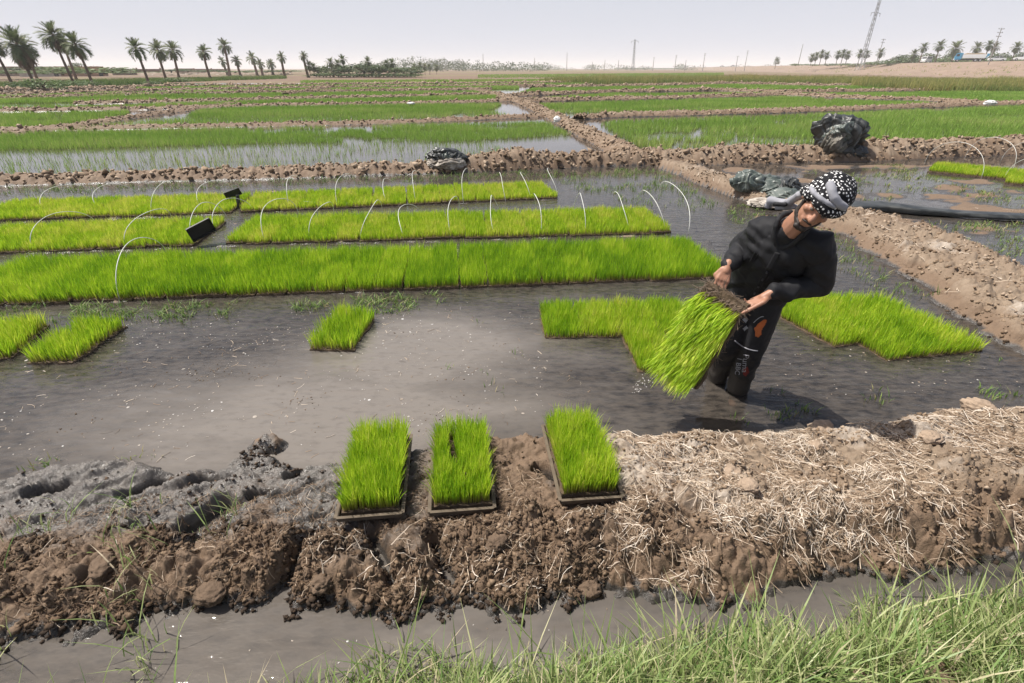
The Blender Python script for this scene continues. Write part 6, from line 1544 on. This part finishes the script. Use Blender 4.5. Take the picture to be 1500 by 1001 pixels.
def crumple(seed, radii, c, mat, name, parent, rot=0, n=5, amp=.2, fr=3.0):
    if name in ('cloth', 'clod'): return crumple_(seed, radii, c, mat, name, parent, rot, n, amp, fr)
    bm = bmesh.new(); bmesh.ops.create_icosphere(bm, subdivisions=6 if name in ('bundle', 'fold') else n, radius=1.0); me = bpy.data.meshes.new(name); bm.to_mesh(me); bm.free()
    co = np.empty(len(me.vertices) * 3, np.float32); me.vertices.foreach_get('co', co); co = co.reshape(-1, 3); r = np.random.default_rng(seed)
    # gathered cloth: long folds that sweep round a knot, each fold a soft ridge with a sharp valley
    f = np.ones(len(co))
    for k in range(3):
        ax = r.normal(0, 1, 3); ax /= np.linalg.norm(ax); b1 = np.cross(ax, [.3, .5, .8]); b1 /= np.linalg.norm(b1); b2 = np.cross(ax, b1)
        lat = co @ ax; ang_ = np.arctan2(co @ b2, co @ b1); w = 1.3 * vn3(co, 1.5, seed + k) + 1.6 * lat
        u = (ang_ / 6.2832 * (5 + 2 * k) + w) ; tri = np.abs((u % 1.0) - .5) * 2
        u2 = (ang_ / 6.2832 * (13 + 3 * k) + 2.2 * w); tri2 = np.abs((u2 % 1.0) - .5) * 2
        mask = sst(.25, .6, vnoise(co[:, 0] * 1.4 + k * 9 + seed, co[:, 2] * 1.4 + co[:, 1], seed + 40 + k)) * np.sqrt(np.clip(1 - lat ** 2, 0, 1))
        f += mask * (amp * .55 * (1 - tri ** 1.6) + amp * .22 * (1 - tri2 ** 1.3)) - amp * .12
    f += .22 * vn3(co, 1.3, seed + 9) + amp * .04 * vn3(co, 14, seed + 3)
    co = co * f[:, None] * np.array(radii); co[:, 2] = np.maximum(co[:, 2], -radii[2] * .8); me.vertices.foreach_set('co', co.ravel()); me.update()
    me.polygons.foreach_set('use_smooth', np.ones(len(me.polygons), bool)); me.materials.append(mat)
    o = link(name, me, parent, c); o.rotation_euler[2] = rot; return o
def bundle(loc, label, cat, parts, name='plastic_bundle'):
    t = empty(name, loc); tag(t, label, cat)
    for i, (nm, mat, c, rad, am, fr) in enumerate(parts): crumple(900 + i * 13 + int(loc[0] * 7), rad, c, M[mat], nm, t, i * .7, 5, am, fr)
    return t
g = G(1232, 236); g.y += .35; z = g.y * cP + CAMH * sP; u = z / FPX
bundle((g.x, g.y, .12), 'big black plastic sheet crumpled into a ball on the cross bund', 'plastic sheet', [('bundle', 'black_sheet', (0, 0, u * 22), (u * 30, u * 25, u * 28), .34, 3.4), ('fold', 'grey_sheet', (-u * 8, -u * 10, u * 30), (u * 22, u * 18, u * 17), .28, 3.2), ('fold', 'olive_sheet', (-u * 12, -u * 14, u * 18), (u * 20, u * 14, u * 17), .36, 4.2), ('flap', 'black_sheet', (u * 22, -u * 8, u * 4), (u * 18, u * 14, u * 9), .3, 3)])
g = G(652, 254); g.y += .25; z = g.y * cP + CAMH * sP; u = z / FPX
bundle((g.x, g.y, .10), 'black and pale plastic sheeting heaped on the left part of the cross bund', 'plastic sheet', [('fold', 'black_sheet', (0, .05, u * 13), (u * 25, u * 16, u * 12), .3, 3.2), ('fold', 'tan_sheet', (u * 10, -.10, u * 5), (u * 19, u * 13, u * 9), .32, 3.6), ('fold', 'tan_sheet', (-u * 16, -.08, u * 4), (u * 13, u * 10, u * 6), .3, 3.2), ('fold', 'grey_sheet', (-u * 2, -.05, u * 15), (u * 14, u * 10, u * 8), .3, 3.4)])
g = G(1092, 290); z = g.y * cP + CAMH * sP; u = z / FPX
bundle((g.x, g.y, .12), 'grey-green tarpaulin heaped on the bund behind the man\'s shoulder', 'tarpaulin', [('fold', 'grey_sheet', (0, 0, u * 12), (u * 27, u * 17, u * 15), .28, 3), ('fold', 'grey_sheet', (u * 28, -u * 4, u * 8), (u * 24, u * 18, u * 13), .28, 3), ('fold', 'black_sheet', (u * 52, -u * 14, u * 6), (u * 22, u * 16, u * 13), .28, 3.2), ('fold', 'grey_sheet', (u * 36, -u * 42, u * 2), (u * 20, u * 26, u * 9), .25, 3), ('fold', 'tan_sheet', (u * 2, -u * 62, -u * 4), (u * 16, u * 12, u * 6), .3, 3)])
def long_sheet():
    n = 150; V = []; r = np.random.default_rng(3); pts = [(1190, 301), (1245, 303), (1290, 302), (1330, 307), (1400, 313), (1440, 315), (1500, 318), (1620, 326)]
    W_ = [G(*p, .05) for p in pts]; L = [0]
    for a, b in zip(W_[:-1], W_[1:]): L.append(L[-1] + (b - a).length)
    s = np.linspace(0, L[-1], n); X = np.interp(s, L, [w.x for w in W_]); Y = np.interp(s, L, [w.y for w in W_]); m = 14
    for i in range(n):
        rad = .035 + .045 * vnoise(s[i] * 1.1, 0.3, 970) + .03 * max(0, math.sin(s[i] * 1.3))
        for k in range(m):
            a = 2 * math.pi * k / m; f = rad * (.75 + .6 * vnoise(s[i] * 1.5 + 9, k * .9, 971) + .25 * math.sin(k * 2.4 + s[i]))
            V.append((X[i] + .02 * math.sin(s[i] * 5), Y[i] + math.cos(a) * f * 2.2, .05 + math.sin(a) * f * .5))
    i = np.arange(n * m).reshape(n, m); F = np.stack([i[:-1], np.roll(i[:-1], -1, 1), np.roll(i[1:], -1, 1), i[1:]], -1).reshape(-1, 4)
    tag(obj_np('plastic_sheet', V, F, M['black_sheet'], None, None, True), 'long black plastic sheet twisted like a rope across the right bund', 'plastic sheet')
long_sheet()
for px, py, rx, rz, lab in ((816, 182, .12, .11, 'white sack lying on the diagonal bund'), (1453, 155.5, .30, .14, 'white sack lying on the far bund at the right'), (601, 155, .22, .06, 'greyish rag lying on a far bund left of the centre')):
    g = G(px, py, .12); z = g.y / 12
    t = empty('sack', (g.x, g.y + .2, .2)); tag(t, lab, 'sack' if 'sack' in lab else 'rag'); t.name = 'sack' if 'sack' in lab else 'rag'
    crumple(int(px), (rx, rx * .8, rz), (0, 0, rz * .5), M['white_bag'], 'cloth', t, 0, 4, .25, 2.5)

# clods and stones lying loose on the bank
M['clod'] = simple('dry_clod', (.30, .225, .165), .95, .2, .35, 30, bump=.8); M['clod_dark'] = simple('damp_clod', (.12, .082, .055), .9, .3, .4, 30, bump=.8)
for px, py, r, mt_, lab in ((1352, 664, .050, 'clod', 'rounded pale clod standing alone on the right bank'), (1432, 604, .075, 'clod', 'largest pale clod at the far edge of the right bank'), (1068, 705, .055, 'clod', 'pale clod among the straw right of the third tray'), (1205, 622, .075, 'clod', 'flat whitish lump near the man\'s head shadow'), (1090, 735, .045, 'clod', 'pale clod below the whitish straw'), (1190, 668, .04, 'clod', 'small pale clod in the middle of the right bank'), (730, 800, .045, 'clod_dark', 'damp clod on the front slope below the middle tray'), (865, 835, .05, 'clod_dark', 'damp clod on the front slope below the third tray'), (470, 840, .05, 'clod_dark', 'damp clod on the front slope left of the trays'), (300, 850, .055, 'clod_dark', 'damp clod low on the left bank'), (150, 830, .05, 'clod_dark', 'damp clod near the lower left corner of the bank')):
    g = G(px, py, .13); zz = float(gh(g.x, g.y)[0]); o = crumple(int(px + py), (r, r * .8, r * (.34 if px == 392 else .58)), (g.x, g.y, zz + r * .15), M[mt_], 'clod', None, random.random() * 6, 4, .34, 3.4); tag(o, lab, 'clod', 'loose clods on the mud bank')
print('FACE nose', proj(H3(0, .124, -.033)), 'chin', proj(H3(0, .085, -.12)), 'ear', proj(H3(-.085, -.01, 0)), 'crown', proj(H3(0, -.02, .15)))
